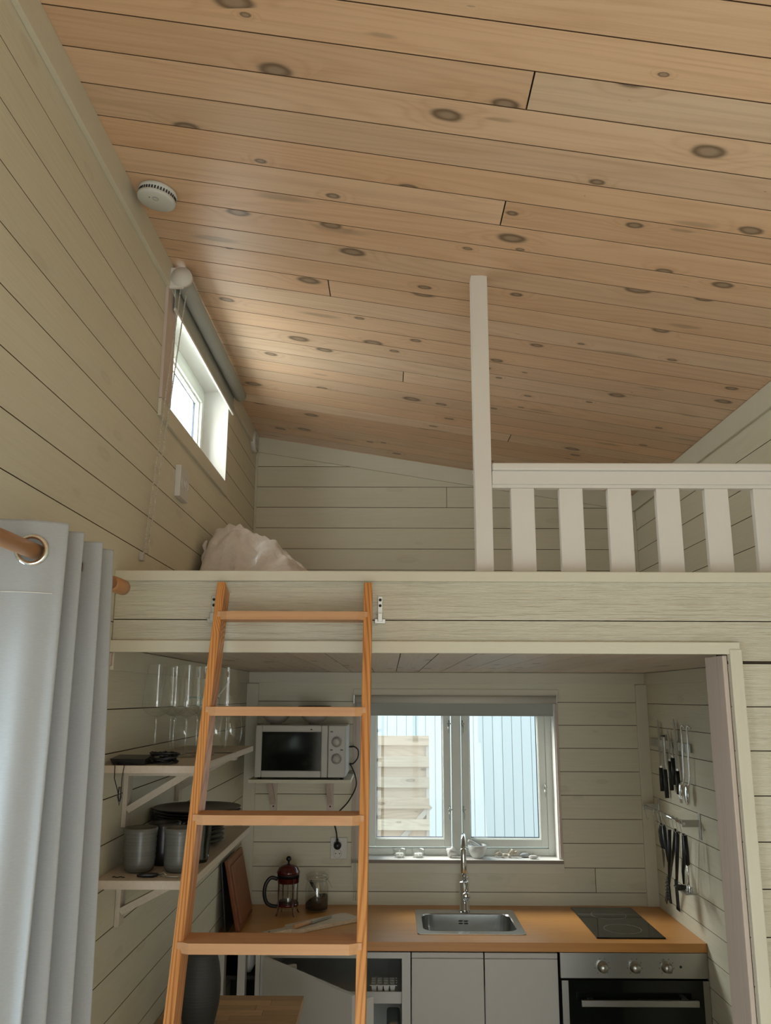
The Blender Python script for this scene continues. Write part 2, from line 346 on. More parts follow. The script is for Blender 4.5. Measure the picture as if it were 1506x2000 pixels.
def board_mesh(poly, thick, mat, gap=None, ch=.0004):
    gap = .0017 if mat.name.startswith('knotty') else .0012
    key = (tuple((round(a, 4), round(b_, 4)) for a, b_ in poly), thick, mat.name, gap)
    if key in MC: return MC[key]
    poly = [q for i, q in enumerate(poly) if (Vector(q) - Vector(poly[i - 1])).length > 1e-5]
    poly = [q for i, q in enumerate(poly) if abs((Vector(q) - Vector(poly[i - 1])).cross(Vector(poly[(i + 1) % len(poly)]) - Vector(q))) > 1e-9]
    b = bmesh.new(); p1 = inset([Vector(q) for q in poly], gap); p0 = inset(p1, ch)
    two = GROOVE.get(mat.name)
    A = [b.verts.new((q[0], q[1], 0)) for q in p0]; B = [b.verts.new((q[0], q[1], -ch)) for q in p1]; E = [b.verts.new((q[0], q[1], -thick)) for q in p1]
    n = len(A); b.faces.new(A); b.faces.new(E[::-1])
    for i in range(n):
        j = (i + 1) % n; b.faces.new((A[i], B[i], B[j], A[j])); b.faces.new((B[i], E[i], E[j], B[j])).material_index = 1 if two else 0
    bmesh.ops.recalc_face_normals(b, faces=b.faces)
    me = bpy.data.meshes.new('plank'); b.to_mesh(me); b.free(); me.materials.append(mat)
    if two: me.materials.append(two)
    MC[key] = me; return me
def place_board(poly, origin, ua, va, thick, mat, parent, name='plank'):
    # poly in (u,v); origin/ua/va give the plane; front faces ua x va
    u0 = min(q[0] for q in poly); v0 = min(q[1] for q in poly)
    loc = [(q[0] - u0, q[1] - v0) for q in poly]
    ua, va = Vector(ua).normalized(), Vector(va).normalized(); wa = ua.cross(va)
    o = link(name, board_mesh(loc, thick, mat), parent)
    p = Vector(origin) + ua * u0 + va * v0
    m = Matrix(((ua.x, va.x, wa.x, p.x), (ua.y, va.y, wa.y, p.y), (ua.z, va.z, wa.z, p.z), (0, 0, 0, 1)))
    o.matrix_local = wm(parent).inverted() @ m
    return o
def rows(parent, origin, ua, va, u0, u1, bounds, mat, openings=(), clips=(), joints={}, thick=.014):
    for i in range(len(bounds) - 1):
        a, b_ = bounds[i], bounds[i + 1]
        segs = [(u0, u1)]
        if i in joints: segs = [(u0, joints[i]), (joints[i], u1)]
        polys = []
        for s0, s1 in segs:
            rect = [(s0, a), (s1, a), (s1, b_), (s0, b_)]; out = [rect]
            for (ou0, ou1, ov0, ov1) in openings:
                if ou1 <= s0 or ou0 >= s1 or ov1 <= a + .001 or ov0 >= b_ - .001: continue
                ou0 = max(ou0, s0); ou1 = min(ou1, s1)
                if ov0 <= a + .004 and ov1 >= b_ - .004:
                    out = [[(s0, a), (ou0, a), (ou0, b_), (s0, b_)], [(ou1, a), (s1, a), (s1, b_), (ou1, b_)]]
                elif ov0 > a + .004:      # notch from the top
                    out = [[(s0, a), (s1, a), (s1, b_), (ou1, b_), (ou1, ov0), (ou0, ov0), (ou0, b_), (s0, b_)]]
                else:
                    out = [[(s0, a), (ou0, a), (ou0, ov1), (ou1, ov1), (ou1, a), (s1, a), (s1, b_), (s0, b_)]]
            polys += out
        for p in polys:
            for c_ in clips: p = clip(p, *c_) if p else p
            if len(p) < 3: continue
            us = [q[0] for q in p]; vs = [q[1] for q in p]
            if max(us) - min(us) < .02 or max(vs) - min(vs) < .008: continue
            place_board(p, origin, ua, va, thick, mat, parent)

# ------------------------------------------------------------------ floor, ground
tag(part('floor', MB().box((XL - .1, Y0 - .1, -.08), (XR + .1, D + .1, 0)), MT['floor']), 'wooden cabin floor, below the picture', kind='structure')
tag(part('ground', MB().box((-14, -10, -.35), (14, 14, -.25)), MT['ground']), 'gravel ground outside the cabin', kind='structure')

# ------------------------------------------------------------------ left wall
LW = (2.588, 3.568, 2.797, 3.222)       # loft window opening (y,z)
CW = (.45, 1.74, .15, 2.02)             # window behind the curtain
def wallbox(b, a0, a1, z0, z1, ops, f):  # boxes round the openings; f(u0,u1,v0,v1)
    us = sorted({a0, a1, *[o[0] for o in ops], *[o[1] for o in ops]}); vs = sorted({z0, z1, *[o[2] for o in ops], *[o[3] for o in ops]})
    for i in range(len(us) - 1):
        for j in range(len(vs) - 1):
            cu, cv = (us[i] + us[i + 1]) / 2, (vs[j] + vs[j + 1]) / 2
            if any(o[0] < cu < o[1] and o[2] < cv < o[3] for o in ops): continue
            f(us[i], us[i + 1], vs[j], vs[j + 1])
b = MB(); wallbox(b, Y0 - .14, D + .14, -.05, ZL - .02, (LW, CW), lambda a, c, e, f: b.box((XL - .15, a, e), (XL - .0145, c, f)))
wl = tag(part('wall_left', b, MT['backing']), 'left wall of cream painted horizontal boards', kind='structure')
zb = [.96 - .009 + .1118 * k for k in range(-8, 20)] + [ZL]
zb[0] = .0
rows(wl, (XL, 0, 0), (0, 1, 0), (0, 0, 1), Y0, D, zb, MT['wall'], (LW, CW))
# ------------------------------------------------------------------ back wall
KW = (-.147, .833, 1.109, 1.875)
b = MB(); wallbox(b, XL - .14, XR + .14, -.05, 2.93, (KW,), lambda a, c, e, f: b.box((a, D + .0145, e), (c, D + .15, f)))
b.loops([[(XL - .14, D + .0145, 2.93), (XR + .14, D + .0145, 2.93), (XR + .14, D + .0145, 2.935), (XL - .14, D + .0145, 3.25)], [(XL - .14, D + .15, 2.93), (XR + .14, D + .15, 2.93), (XR + .14, D + .15, 2.935), (XL - .14, D + .15, 3.25)]], capa=True, capb=True)
wb = tag(part('wall_back', b, MT['backing']), 'back wall of cream painted horizontal boards, behind kitchen and loft', kind='structure')
zk_ = [.96 + .1121 * k for k in range(-8, 22)]; zk_[0] = 0
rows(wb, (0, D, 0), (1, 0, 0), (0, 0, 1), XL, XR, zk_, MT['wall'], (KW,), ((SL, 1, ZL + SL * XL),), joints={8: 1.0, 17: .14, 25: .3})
# ------------------------------------------------------------------ right wall
b = MB().box((XR + .0145, Y0 - .14, -.05), (XR + .15, D + .14, ZR + .0))
wr = tag(part('wall_right', b, MT['backing']), 'right wall of cream painted horizontal boards', kind='structure')
zr_ = [.96 + .1115 * k for k in range(-8, 18)] + [ZR]; zr_[0] = 0
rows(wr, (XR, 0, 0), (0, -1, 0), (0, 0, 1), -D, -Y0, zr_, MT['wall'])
# ------------------------------------------------------------------ wall behind the viewer with its glazed door
DR = (-1.2, .55, .06, 2.12)             # in u=-x
b = MB(); wallbox(b, -XR - .14, -XL + .14, -.05, 2.9, (DR,), lambda a, c, e, f: b.box((-c, Y0 - .15, e), (-a, Y0 - .0145, f)))
b.loops([[(XL - .14, Y0 - .0145, 2.9), (XR + .14, Y0 - .0145, 2.9), (XR + .14, Y0 - .0145, 2.935), (XL - .14, Y0 - .0145, 3.25)], [(XL - .14, Y0 - .15, 2.9), (XR + .14, Y0 - .15, 2.9), (XR + .14, Y0 - .15, 2.935), (XL - .14, Y0 - .15, 3.25)]], capa=True, capb=True)
wz = tag(part('wall_rear', b, MT['backing']), 'wall behind the viewer with a glazed terrace door', kind='structure')
rows(wz, (0, Y0, 0), (-1, 0, 0), (0, 0, 1), -XR, -XL, zk_, MT['wall'], (DR,), ((-SL, 1, ZL + SL * XL),))
dr = thing('door_1', 'white glazed terrace door behind the viewer', None, (.3, Y0 - .05, .06)); del dr['label']; tag(dr, 'white glazed terrace door behind the viewer', kind='structure')
for x0, x1, z0, z1 in ((-.55, -.47, .06, 2.12), (1.12, 1.2, .06, 2.12), (-.47, 1.12, .06, .16), (-.47, 1.12, 2.04, 2.12), (.29, .36, .16, 2.04)):
    part('door_frame', MB().box((x0, Y0 - .09, z0), (x1, Y0 - .03, z1), .004), MT['winw'], dr)
for x0, x1 in ((-.47, .29), (.36, 1.12)): part('pane', MB().box((x0, Y0 - .064, .16), (x1, Y0 - .06, 2.04)), MT['glass'], dr)

# ------------------------------------------------------------------ sloping pine ceiling
b = MB(); th = .12
b.loops([[(XL - .15, y, zc(XL - .15) + .016), (XR + .15, y, zc(XR + .15) + .016), (XR + .15, y, zc(XR + .15) + .016 + th), (XL - .15, y, zc(XL - .15) + .016 + th)] for y in (Y0 - .15, D + .15)], capa=True, capb=True)
ce = tag(part('ceiling', b, MT['backing']), 'sloping ceiling of knotty whitewashed pine boards', kind='structure')
ua = Vector((1, 0, -SL)).normalized(); LEN = (XR - XL) / ua.x
def su(x): return (x - XL) / ua.x
yb = [1.44 + .1112 * k for k in range(-31, 27)]; yb = [y for y in yb if y > Y0] + [D]
random.seed(11)
for i in range(len(yb) - 1):
    a, c = yb[i], yb[i + 1]; k = round((a - 1.44) / .1112)
    cuts = [0, LEN]
    if k in (0,): cuts = [0, su(.285), LEN]
    elif k == 4: cuts = [0, su(.287), LEN]
    elif k in (-3, 9, 15, 20): cuts = [0, su([-.2, .7, .05, .55][(k + 3) % 4]), LEN]
    for q in range(len(cuts) - 1):
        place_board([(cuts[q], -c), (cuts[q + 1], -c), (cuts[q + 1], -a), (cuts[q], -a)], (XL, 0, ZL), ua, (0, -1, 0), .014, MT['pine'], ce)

# ------------------------------------------------------------------ loft front, partition, kitchen ceiling, loft floor
XJ = .871
b = MB().box((XL, DF + .0145, 2.02), (XR, DF + .11, 2.17)); b.box((XJ + .015, DF + .0145, 0), (XR, DF + .11, 2.02))
wf = tag(part('wall_front', b, MT['backing']), 'cream boarded loft front and partition beside the kitchen opening', kind='structure')
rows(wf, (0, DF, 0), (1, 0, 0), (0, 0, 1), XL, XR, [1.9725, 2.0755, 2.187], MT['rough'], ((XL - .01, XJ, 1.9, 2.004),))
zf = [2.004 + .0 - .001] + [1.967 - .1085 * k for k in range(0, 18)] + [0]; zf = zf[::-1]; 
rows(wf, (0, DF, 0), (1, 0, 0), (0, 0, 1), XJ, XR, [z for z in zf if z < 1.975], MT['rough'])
trims = []
def trim(name, a, c, mat='trim', bev=.0025, lab=None):
    o = part(name, MB().box(a, c, bev), MT[mat]); tag(o, lab, kind='structure'); return o
trim('trim_1', (XL, DF - .016, 2.176), (XR, DF + .13, 2.203), lab='cream lath capping the edge of the loft floor')
trim('trim_2', (XL, DF - .015, 1.990), (.902, DF, 2.021), lab='cream lath across the top of the kitchen opening')
trim('trim_3', (.8725, DF - .019, 0), (.904, DF, 2.003), 'trimz', lab='upright cream lath right of the kitchen opening')
trim('trim_4', (XJ - .012, DF - .001, 0), (XJ, DF + .124, 1.988), 'raw', lab='pinkish reveal board of the kitchen opening')
trim('trim_5', (XL, DF - .013, 1.955), (XL + .006, DF + .02, 1.989), 'raw', lab='short lath end at left of opening')
b = MB().box((XL, DF + .11, 2.016), (XR, D, 2.16))
kc = tag(part('ceiling', b, MT['backing']), 'whitewashed board ceiling over the kitchen', kind='structure')
xs = [.031 + .1115 * k for k in range(-6, 12)]; xs = [XL] + [x for x in xs if XL + .02 < x < XR - .02] + [XR]
for i in range(len(xs) - 1):
    # boards run away from the viewer, faces down:  u=+y, v=+x -> u x v = -z
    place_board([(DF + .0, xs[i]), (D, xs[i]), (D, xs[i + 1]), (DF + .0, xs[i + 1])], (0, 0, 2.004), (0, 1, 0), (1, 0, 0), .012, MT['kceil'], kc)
lf = tag(part('floor', MB().box((XL, DF + .13, 2.16), (XR, D, 2.185)), MT['floor']), 'wooden floor of the sleeping loft', kind='structure')

# crown strips under the ceiling and corner strips
def slab(name, quad_a, quad_b, mat, lab):
    o = part(name, MB().loops([quad_a, quad_b], capa=True, capb=True), MT[mat]); tag(o, lab, kind='structure')
b = MB().box((XL, Y0, 3.170), (XL + .014, 2.535, 3.254), .002); tag(part('trim_6', b, MT['trim']), 'cream strip along the top of the left wall', kind='structure')
b = MB().box((XL, 3.60, 3.170), (XL + .014, D, 3.254), .002); tag(part('trim_6', b, MT['trim']), 'cream strip left of the loft corner under the ceiling', kind='structure')
def sq(y, x0, x1, h): return [(x0, y, zc(x0) - h), (x1, y, zc(x1) - h), (x1, y, zc(x1) - .001), (x0, y, zc(x0) - .001)]
slab('trim_7', sq(D - .013, XL, XR, .085), sq(D, XL, XR, .085), 'trim', 'sloping cream strip on top of the loft back wall')
tag(part('trim_8', MB().box((XR - .013, DF + .11, ZR - .085), (XR, D, ZR), .002), MT['trim']), 'cream strip on top of the right loft wall', kind='structure')
trim('trim_9', (XL, D - .013, .9), (XL + .060, D, 1.945), 'trimz', lab='upright corner strip left of the kitchen back wall')
trim('trim_10', (XR - .058, D - .013, .9), (XR, D, 1.945), 'trimz', lab='upright corner strip right of the kitchen back wall')
trim('trim_11', (XL, D - .012, 2.185), (XL + .012, D, 3.16), 'trimz', lab='thin upright strip in the left loft corner')
trim('trim_12', (XR - .012, D - .012, 2.185), (XR, D, 2.80), 'trimz', lab='upright strip in the right loft corner')
for i, (y0, z0) in enumerate(((1.955, 1.99),)):
    tag(part('trim_13', MB().box((XL, DF, 1.945), (XL + .010, D, 2.002), .001), MT['trim']), 'smooth cream strip along left kitchen wall under the ceiling', kind='structure')
    tag(part('trim_14', MB().box((XR - .010, DF + .12, 1.945), (XR, D, 2.002), .001), MT['trim']), 'smooth cream strip along right kitchen wall under the ceiling', kind='structure')
    tag(part('trim_15', MB().box((XL, D - .010, 1.95), (XR, D, 2.002), .001), MT['trim']), 'smooth cream strip along kitchen back wall under the ceiling', kind='structure')

# ------------------------------------------------------------------ kitchen window (window_1)
w1 = link('window_1', None); w1.location = (.343, D, 1.109); tag(w1, 'white double casement window over the sink', kind='structure')
def ring(b, x0, x1, z0, z1, t_, y0, y1, bev=.002):
    b.box((x0, y0, z0), (x0 + t_, y1, z1), bev); b.box((x1 - t_, y0, z0), (x1, y1, z1), bev)
    b.box((x0 + t_, y0, z0), (x1 - t_, y1, z0 + t_), bev); b.box((x0 + t_, y0, z1 - t_), (x1 - t_, y1, z1), bev); return b
part('casing_top', MB().box((-.185, D - .010, 1.875), (.853, D, 1.920), .0015), MT['trim'], w1)
part('casing_side', MB().box((-.185, D - .010, 1.092), (-.147, D, 1.875), .0015), MT['raw'], w1)
part('casing_side', MB().box((.833, D - .010, 1.116), (.846, D, 1.875), .0015), MT['raw'], w1)
part('casing_bottom', MB().box((-.185, D - .010, 1.046), (.850, D, 1.092), .0015), MT['trim'], w1)
sl_ = part('sill', MB().box((-.185, D - .024, 1.099), (.845, D + .10, 1.110), .0015), MT['white'], w1)
part('sill_edge_shade', MB().box((-.185, D - .0265, 1.0935), (.845, D - .0245, 1.1085), .0005).box((-.185, D - .0245, 1.0935), (.845, D, 1.0985)), MT['sill_shade'], sl_)  # sill front edge, coloured dark for the shade under the overhang
for x in (-.147, .833): 
    s_ = 1 if x < 0 else -1
    part('lining', MB().box((x, D, 1.11), (x + s_ * .006, D + .10, 1.875)), MT['white'], w1)
part('lining', MB().box((-.147, D, 1.87), (.833, D + .10, 1.876)), MT['white'], w1)
YF = D + .092
b = MB(); ring(b, -.141, .829, 1.110, 1.870, .034, YF, YF + .055); b.box((.3165, YF - .006, 1.140), (.3625, YF + .05, 1.845), .002)
part('frame', b, MT['winw'], w1)
def sash(x0, x1, z0, z1, hx):
    b = MB(); ring(b, x0, x1, z0, z1, .036, YF + .004, YF + .045); ring(b, x0 + .028, x1 - .028, z0 + .028, z1 - .028, .012, YF + .012, YF + .04)
    s_ = part('sash', b, MT['winw'], w1)
    part('pane', MB().box((x0 + .036, YF + .022, z0 + .036), (x1 - .036, YF + .026, z1 - .036)), MT['glass'], s_)
    b = MB(); ring(b, x0 + .039, x1 - .039, z0 + .039, z1 - .039, .005, YF + .027, YF + .034, 0); part('gasket', b, MT['navy'], s_)
sash(-.106, .310, 1.150, 1.838, 1); sash(.369, .795, 1.150, 1.838, 0)
def latch(x, z, s_=1, parent=w1, Y=YF - .004):
    b = MB(); b.tube([(x, Y, z + .028), (x + .003 * s_, Y - .008, z + .012), (x, Y - .003, z)], .0032, 6); b.tube([(x, Y, z + .01), (x - .004 * s_, Y - .012, z - .01), (x - .002 * s_, Y - .010, z - .034)], .0026, 6)
    b.tube([(x - .008, Y, z + .012), (x + .010, Y, z + .012)], .003, 6); part('latch', b, MT['zinc'], parent)
for x, s_ in ((.304, 1), (.374, -1)):
    for z in (1.735, 1.315): latch(x, z, s_)
latch(.787, 1.425, 1); latch(-.118, 1.425, -1)
# roller blind over it
t = thing('roller_blind', 'grey roller blind rolled up over the sink window', 'blind', (.34, D - .028, 1.87), group='roller blinds')
part('tube', MB().lathe([(0, -.175), (.019, -.175), (.019, .835), (0, .835)], (0, D - .028, 1.868), 'x'), MT['roll'], t)
part('fabric', MB().box((-.165, D - .0135, 1.795), (.822, D - .0110, 1.868)), MT['blind'], t)
part('bottom_bar', MB().box((-.165, D - .0155, 1.788), (.822, D - .0105, 1.798), .001), MT['blind'], t)
for x in (-.180, .837): part('bracket', MB().box((x - .002, D - .048, 1.848), (x + .002, D - .0, 1.889), .0005), MT['zinc'], t)
b = MB()
for dx in (-.003, .004): b.tube([(-.172 + dx, D - .05, 1.865), (-.168 + dx, D - .055, 1.5), (-.166 + dx * 1.4, D - .05, .94)], .0012, 5)
part('pull_cord', b, MT['chainm'], t)
for dx in (-.0045, .0055): part('cord_bob', MB().ellip((-.166 + dx, D - .05, .935), (.0035, .0035, .006), 8, 6), MT['chainm'], t)

# ------------------------------------------------------------------ loft window (window_2)
w2 = link('window_2', None); w2.location = (XL, 3.08, 2.797); tag(w2, 'small high window beside the loft in the left wall', kind='structure')
def yring(b, y0, y1, z0, z1, t_, x0, x1, bev=.002):
    b.box((x0, y0, z0), (x1, y0 + t_, z1), bev); b.box((x0, y1 - t_, z0), (x1, y1, z1), bev)
    b.box((x0, y0 + t_, z0), (x1, y1 - t_, z0 + t_), bev); b.box((x0, y0 + t_, z1 - t_), (x1, y1 - t_, z1), bev); return b
y0, y1, z0, z1 = LW
part('casing_side', MB().box((XL, 2.478, 2.792), (XL + .011, y0 - .001, 3.168), .0015), MT['raw'], w2)
part('casing_bottom', MB().box((XL, 2.478, 2.733), (XL + .011, 3.575, 2.790), .0015), MT['trim'], w2)
for a, c in (((XL - .145, y0, z0), (XL, y0 + .006, z1)), ((XL - .145, y1 - .006, z0), (XL, y1, z1)), ((XL - .145, y0, z0), (XL, y1, z0 + .006)), ((XL - .145, y0, z1 - .006), (XL, y1, z1))):
    part('lining', MB().box(a, c), MT['white'], w2)
b = MB(); yring(b, y0 + .006, y1 - .006, z0 + .006, z1 - .006, .036, XL - .145, XL - .11); part('frame', b, MT['winw'], w2)
b = MB(); yring(b, y0 + .046, y1 - .046, z0 + .046, z1 - .046, .038, XL - .142, XL - .10); yring(b, y0 + .080, y1 - .080, z0 + .080, z1 - .080, .012, XL - .138, XL - .112); s_ = part('sash', b, MT['winw'], w2)
part('pane', MB().box((XL - .130, y0 + .08, z0 + .08), (XL - .126, y1 - .08, z1 - .08)), MT['glass'], s_)
b = MB(); yring(b, y0 + .090, y1 - .090, z0 + .090, z1 - .090, .006, XL - .138, XL - .131, 0); part('gasket', b, MT['navy'], s_)
t = thing('roller_blind', 'grey roller blind under the ceiling over the small high window', 'blind', (XL + .04, 3.05, 3.21), group='roller blinds')
part('tube', MB().lathe([(0, 2.50), (.024, 2.50), (.027, 2.505), (.027, 3.585), (.022, 3.59), (0, 3.59)], (XL + .047, 0, 3.205), 'y'), MT['blind'], t)
part('fabric', MB().box((XL + .018, 2.53, 3.118), (XL + .0205, 3.575, 3.215)), MT['blind'], t)
part('bottom_bar', MB().box((XL + .016, 2.53, 3.110), (XL + .023, 3.575, 3.120), .001), MT['white'], t)
b = MB().box((XL, 2.4795, 3.165), (XL + .055, 2.4965, 3.238), .006); b.lathe([(0, 2.478), (.034, 2.478), (.034, 2.498), (0, 2.498)], (XL + .048, 0, 3.203), 'y'); part('bracket', b, MT['white'], t)
for k, (dy, dx) in enumerate(((0, 0), (.022, .014))):
    b = MB(); P0 = Vector((XL + .040 + dx, 2.515 + dy, 3.195)); P1 = Vector((XL + .012 + dx * .5, 2.395 + dy * .6, 2.285))
    for i in range(150):
        q = P0.lerp(P1, i / 149); b.ellip(q, (.0027, .0027, .0030), 5, 4)
    b.tube([P0, P1], .0006, 4)
    c = part('bead_chain', b, MT['chainm'], t)
part('chain_hook', MB().box((XL, 2.388, 2.262), (XL + .012, 2.412, 2.286), .002), MT['chainm'], t)

# ------------------------------------------------------------------ window behind the curtain (window_3)
w3 = link('window_3', None); w3.location = (XL, 1.1, .15); tag(w3, 'tall window in the left wall behind the curtain', kind='structure')
y0, y1, z0, z1 = CW
b = MB(); yring(b, y0, y1, z0, z1, .05, XL - .12, XL - .05); part('frame', b, MT['winw'], w3)
part('pane', MB().box((XL - .09, y0 + .05, z0 + .05), (XL - .086, y1 - .05, z1 - .05)), MT['glass'], w3)

# ------------------------------------------------------------------ smoke alarm
t = thing('smoke_alarm', 'round white smoke alarm on the sloping pine ceiling', 'smoke alarm', (-.641, 2.064, zc(-.641)))
t.rotation_euler = (0, math.atan(SL), 0)
part('housing', MB().lathe([(0, 0), (.044, 0), (.052, -.006), (.053, -.016), (.050, -.017), (.050, -.026), (.053, -.027), (.052, -.034), (.047, -.037), (0, -.0385)]), MT['smoke'], t, False)
for i in range(40):
    a = 2 * PI * i / 40; v = MB(); r_ = .0506
    v.obox((r_ * math.cos(a), r_ * math.sin(a), -.0215), (.0012 * math.cos(a), .0012 * math.sin(a), 0), (-.0018 * math.sin(a), .0018 * math.cos(a), 0), (0, 0, .0042))
    if i == 0: vm = v.mesh('vent_slot'); vm.materials.append(MT['black'])
    o = link('vent_slot', vm, t); o.rotation_euler = (0, 0, a)
part('test_button', MB().lathe([(.0075, -.0392), (.0085, -.0392), (.0085, -.0375)], (.004, -.018, 0)), MT['darkpebble'], t, False)
part('status_light', MB().lathe([(0, -.0393), (.0014, -.0393), (.0014, -.038)], (-.012, -.022, 0), n=8), MT['black'], t, False)

# ------------------------------------------------------------------ loft railing
t = thing('loft_railing', 'white painted slatted railing along the right half of the loft edge', 'railing', (.7, 2.285, 2.185))
part('post', MB().box((.236, 2.270, 2.186), (.2835, 2.315, zc(.26) + .000), .002), MT['white'], t)
part('cap_rail', MB().box((.2845, 2.262, 2.500), (XR - .001, 2.322, 2.521), .004), MT['white'], t)
part('top_rail', MB().box((.2845, 2.272, 2.462), (XR - .001, 2.312, 2.500), .002), MT['white'], t)
part('under_rail', MB().box((.2845, 2.277, 2.452), (XR - .001, 2.303, 2.462), .001), MT['white'], t)
sm = MB().box((0, 0, 0), (.066, .022, .2665), .0025).mesh('slat'); sm.materials.append(MT['white'])
for k in range(8):
    x = .336 + .1352 * k
    if x + .066 > XR: break
    o = link('slat', sm, t)
    o.location = Vector((x, 2.278, 2.1855)) - t.location
part('bolt', MB().lathe([(0, -.004), (.006, -.004), (.006, 0), (0, 0)], (.2365, 2.29, 2.50), 'x', 12), MT['white'], t)

# ------------------------------------------------------------------ ladder
d = Vector((0, .349, 1)).normalized(); pd = Vector((0, 1, -.349)).normalized()
def lfy(z): return 2.12 + (z - 2.165) * .349          # front edge line
zb0 = 0.0; top = Vector((0, lfy(2.165), 2.165)); bot = Vector((0, lfy(0.0), 0.0))
t = thing('loft_ladder', 'orange oiled pine ladder hooked onto the loft edge', 'ladder', (-.243, lfy(0) + .03, 0))
Ld = (top - bot).length
for x in (-.4295, -.0561):
    c_ = (top + bot) / 2 + pd * .034 + Vector((x, 0, 0))
    sm_ = MB().obox((0, 0, 0), (.0105, 0, 0), (0, .034, 0), (0, 0, (Ld - .02) / 2), .0025)
    me = sm_.mesh('stile'); me.materials.append(MT['ladder']); o = link('stile', me, t)
    o.location = c_ + d * .0095 - t.location; o.rotation_euler = (-math.atan(.349), 0, 0)
def proj_y(Y, z):
    v = Vector((0, Y, z - 1.879)); zz = v.dot(-bk); return 1000 - 1638 * v.dot(ux) / zz
def z_at(py):
    lo, hi = 0., 2.3
    for _ in range(50):
        m_ = (lo + hi) / 2
        if proj_y(lfy(m_) - .006, m_) > py: lo = m_
        else: hi = m_
    return lo
zt = [z_at(q) for q in (1195, 1381.5, 1593, 1843)]
stp = (zt[0] - zt[3]) / 3
zt += [zt[3] - stp * k for k in (1, 2, 3)]
for z in zt:
    yf = lfy(z - .01) - .010; b = MB(); h = .0205; x0, x1 = -.419, -.0668; dp = .082
    out = [(x0 - .011, yf + .009), (x0 - .004, yf + .009), (x0 + .014, yf), (x1 - .014, yf), (x1 + .004, yf + .009), (x1 + .011, yf + .009), (x1 + .011, yf + .045), (x1, yf + .045), (x1, yf + dp), (x0, yf + dp), (x0, yf + .045), (x0 - .011, yf + .045)]
    b.loops([[(p[0], p[1], z - h) for p in out], [(p[0], p[1], z) for p in out]], capa=True, capb=True)
    if z < .05: continue
    part('tread', b, MT['tread'], t)
# steel hooks that hold it
for lab, x in (('zinc ladder bracket screwed right of the ladder top', -.026), ('zinc ladder bracket screwed left of the ladder top', -.463)):
    t = thing('ladder_bracket', lab, 'bracket', (x, DF, 2.10), group='ladder brackets on the loft front')
    part('plate', MB().box((x - .0065, DF - .004, 2.075), (x + .0065, DF, 2.138), .001), MT['zinc'], t)
    part('hook', MB().box((x - .014, DF - .012, 2.066), (x + .014, DF - .001, 2.078), .001).box((x - .006, DF - .02, 2.07), (x + .006, DF - .004, 2.092), .001), MT['zinc'], t)
    for z in (2.128, 2.113): part('screw', MB().lathe([(0, -.0065), (.0035, -.006), (.004, -.004), (0, -.004)], (x, DF, z), 'y', 10), MT['dark'], t)

# ------------------------------------------------------------------ curtain rod and curtain
XC, ZC = -.600, 2.117
t = thing('curtain_rod', 'round beech curtain rod along the left wall with wooden end cap', 'curtain rod', (XC, 1.0, ZC))
part('pole', MB().lathe([(0, -.2), (.0135, -.2), (.0135, 1.80), (0, 1.80)], (XC, 0, ZC), 'y', 24), MT['rod'], t)
part('end_cap', MB().lathe([(0, 1.79), (.0135, 1.79), (.0165, 1.803), (.0175, 1.84), (.017, 1.872), (.012, 1.876), (0, 1.876)], (XC, 0, ZC), 'y', 24), MT['rod'], t)
for y in (-.1, 1.735): part('bracket', MB().box((XL, y - .008, ZC - .022), (XC + .004, y + .008, ZC - .0145), .002).box((XL, y - .012, ZC - .05), (XL + .006, y + .012, ZC + .02), .001), MT['rod'], t)
TR = [(1.412, -.553), (1.492, -.556), (1.592, -.556), (1.676, -.562)]
pts = [(-.668, 1.368), (-.640, 1.370), (-.600, 1.378), (-.566, 1.396), (-.553, 1.412), (-.600, 1.434), (-.640, 1.448), (-.646, 1.462), (-.600, 1.474), (-.562, 1.480), (-.556, 1.492), (-.600, 1.520), (-.640, 1.545), (-.646, 1.560), (-.600, 1.572), (-.562, 1.580), (-.556, 1.592), (-.600, 1.612), (-.640, 1.628), (-.645, 1.642), (-.60, 1.652), (-.568, 1.662), (-.562, 1.676), (-.60, 1.69), (-.645, 1.70)]
def crs(P, n=14):
    o = []
    for i in range(len(P) - 1):
        p0, p1, p2, p3 = [Vector(P[max(0, min(len(P) - 1, i + k))]) for k in (-1, 0, 1, 2)]
        for k in range(n):
            u = k / n; o.append(.5 * ((2 * p1) + (p2 - p0) * u + (2 * p0 - 5 * p1 + 4 * p2 - p3) * u * u + (3 * p1 - p0 - 3 * p2 + p3) * u ** 3))
    o.append(Vector(P[-1])); return o
cs_ = crs(pts)
zs = [2.168 - .0045 * i for i in range(22)]; zs += [zs[-1] - .012 * (i + 1) for i in range(4)]; zs += [zs[-1] - .06 * (i + 1) for i in range(33)]
b = MB(); G = []
for z in zs:
    dz = 2.168 - z; row = []
    for i, p in enumerate(cs_):
        wv = .010 * min(1, dz) * math.sin(p.y * 46 + dz * .8) + .012 * min(1, dz / 2) * noise.noise(Vector((p.x * 9, p.y * 9, z * 1.3)))
        xx = XC + (p.x - XC) * (1 + .45 * min(dz, 1.0)) + wv * .5
        yy = 1.53 + (p.y - 1.53) * (1 + .06 * min(dz, 1.5)) + wv
        xx -= .032 * dz * max(0, (1.60 - p.y) / .2)
        if i < 56: yy += .014 * min(1, dz) * math.sin(i * .30 + 1.2) * min(1, (56 - i) / 20)
        row.append(b.b.verts.new((xx, yy, z)))
    G.append(row)
for i in range(len(zs) - 1):
    for j in range(len(cs_) - 1):
        c_ = (G[i][j].co + G[i + 1][j + 1].co) / 2
        if (c_.x - XC) ** 2 + (c_.z - ZC) ** 2 < (.0205 if j < 40 else .0165) ** 2: continue
        b._f([G[i][j], G[i][j + 1], G[i + 1][j + 1], G[i + 1][j]], True)
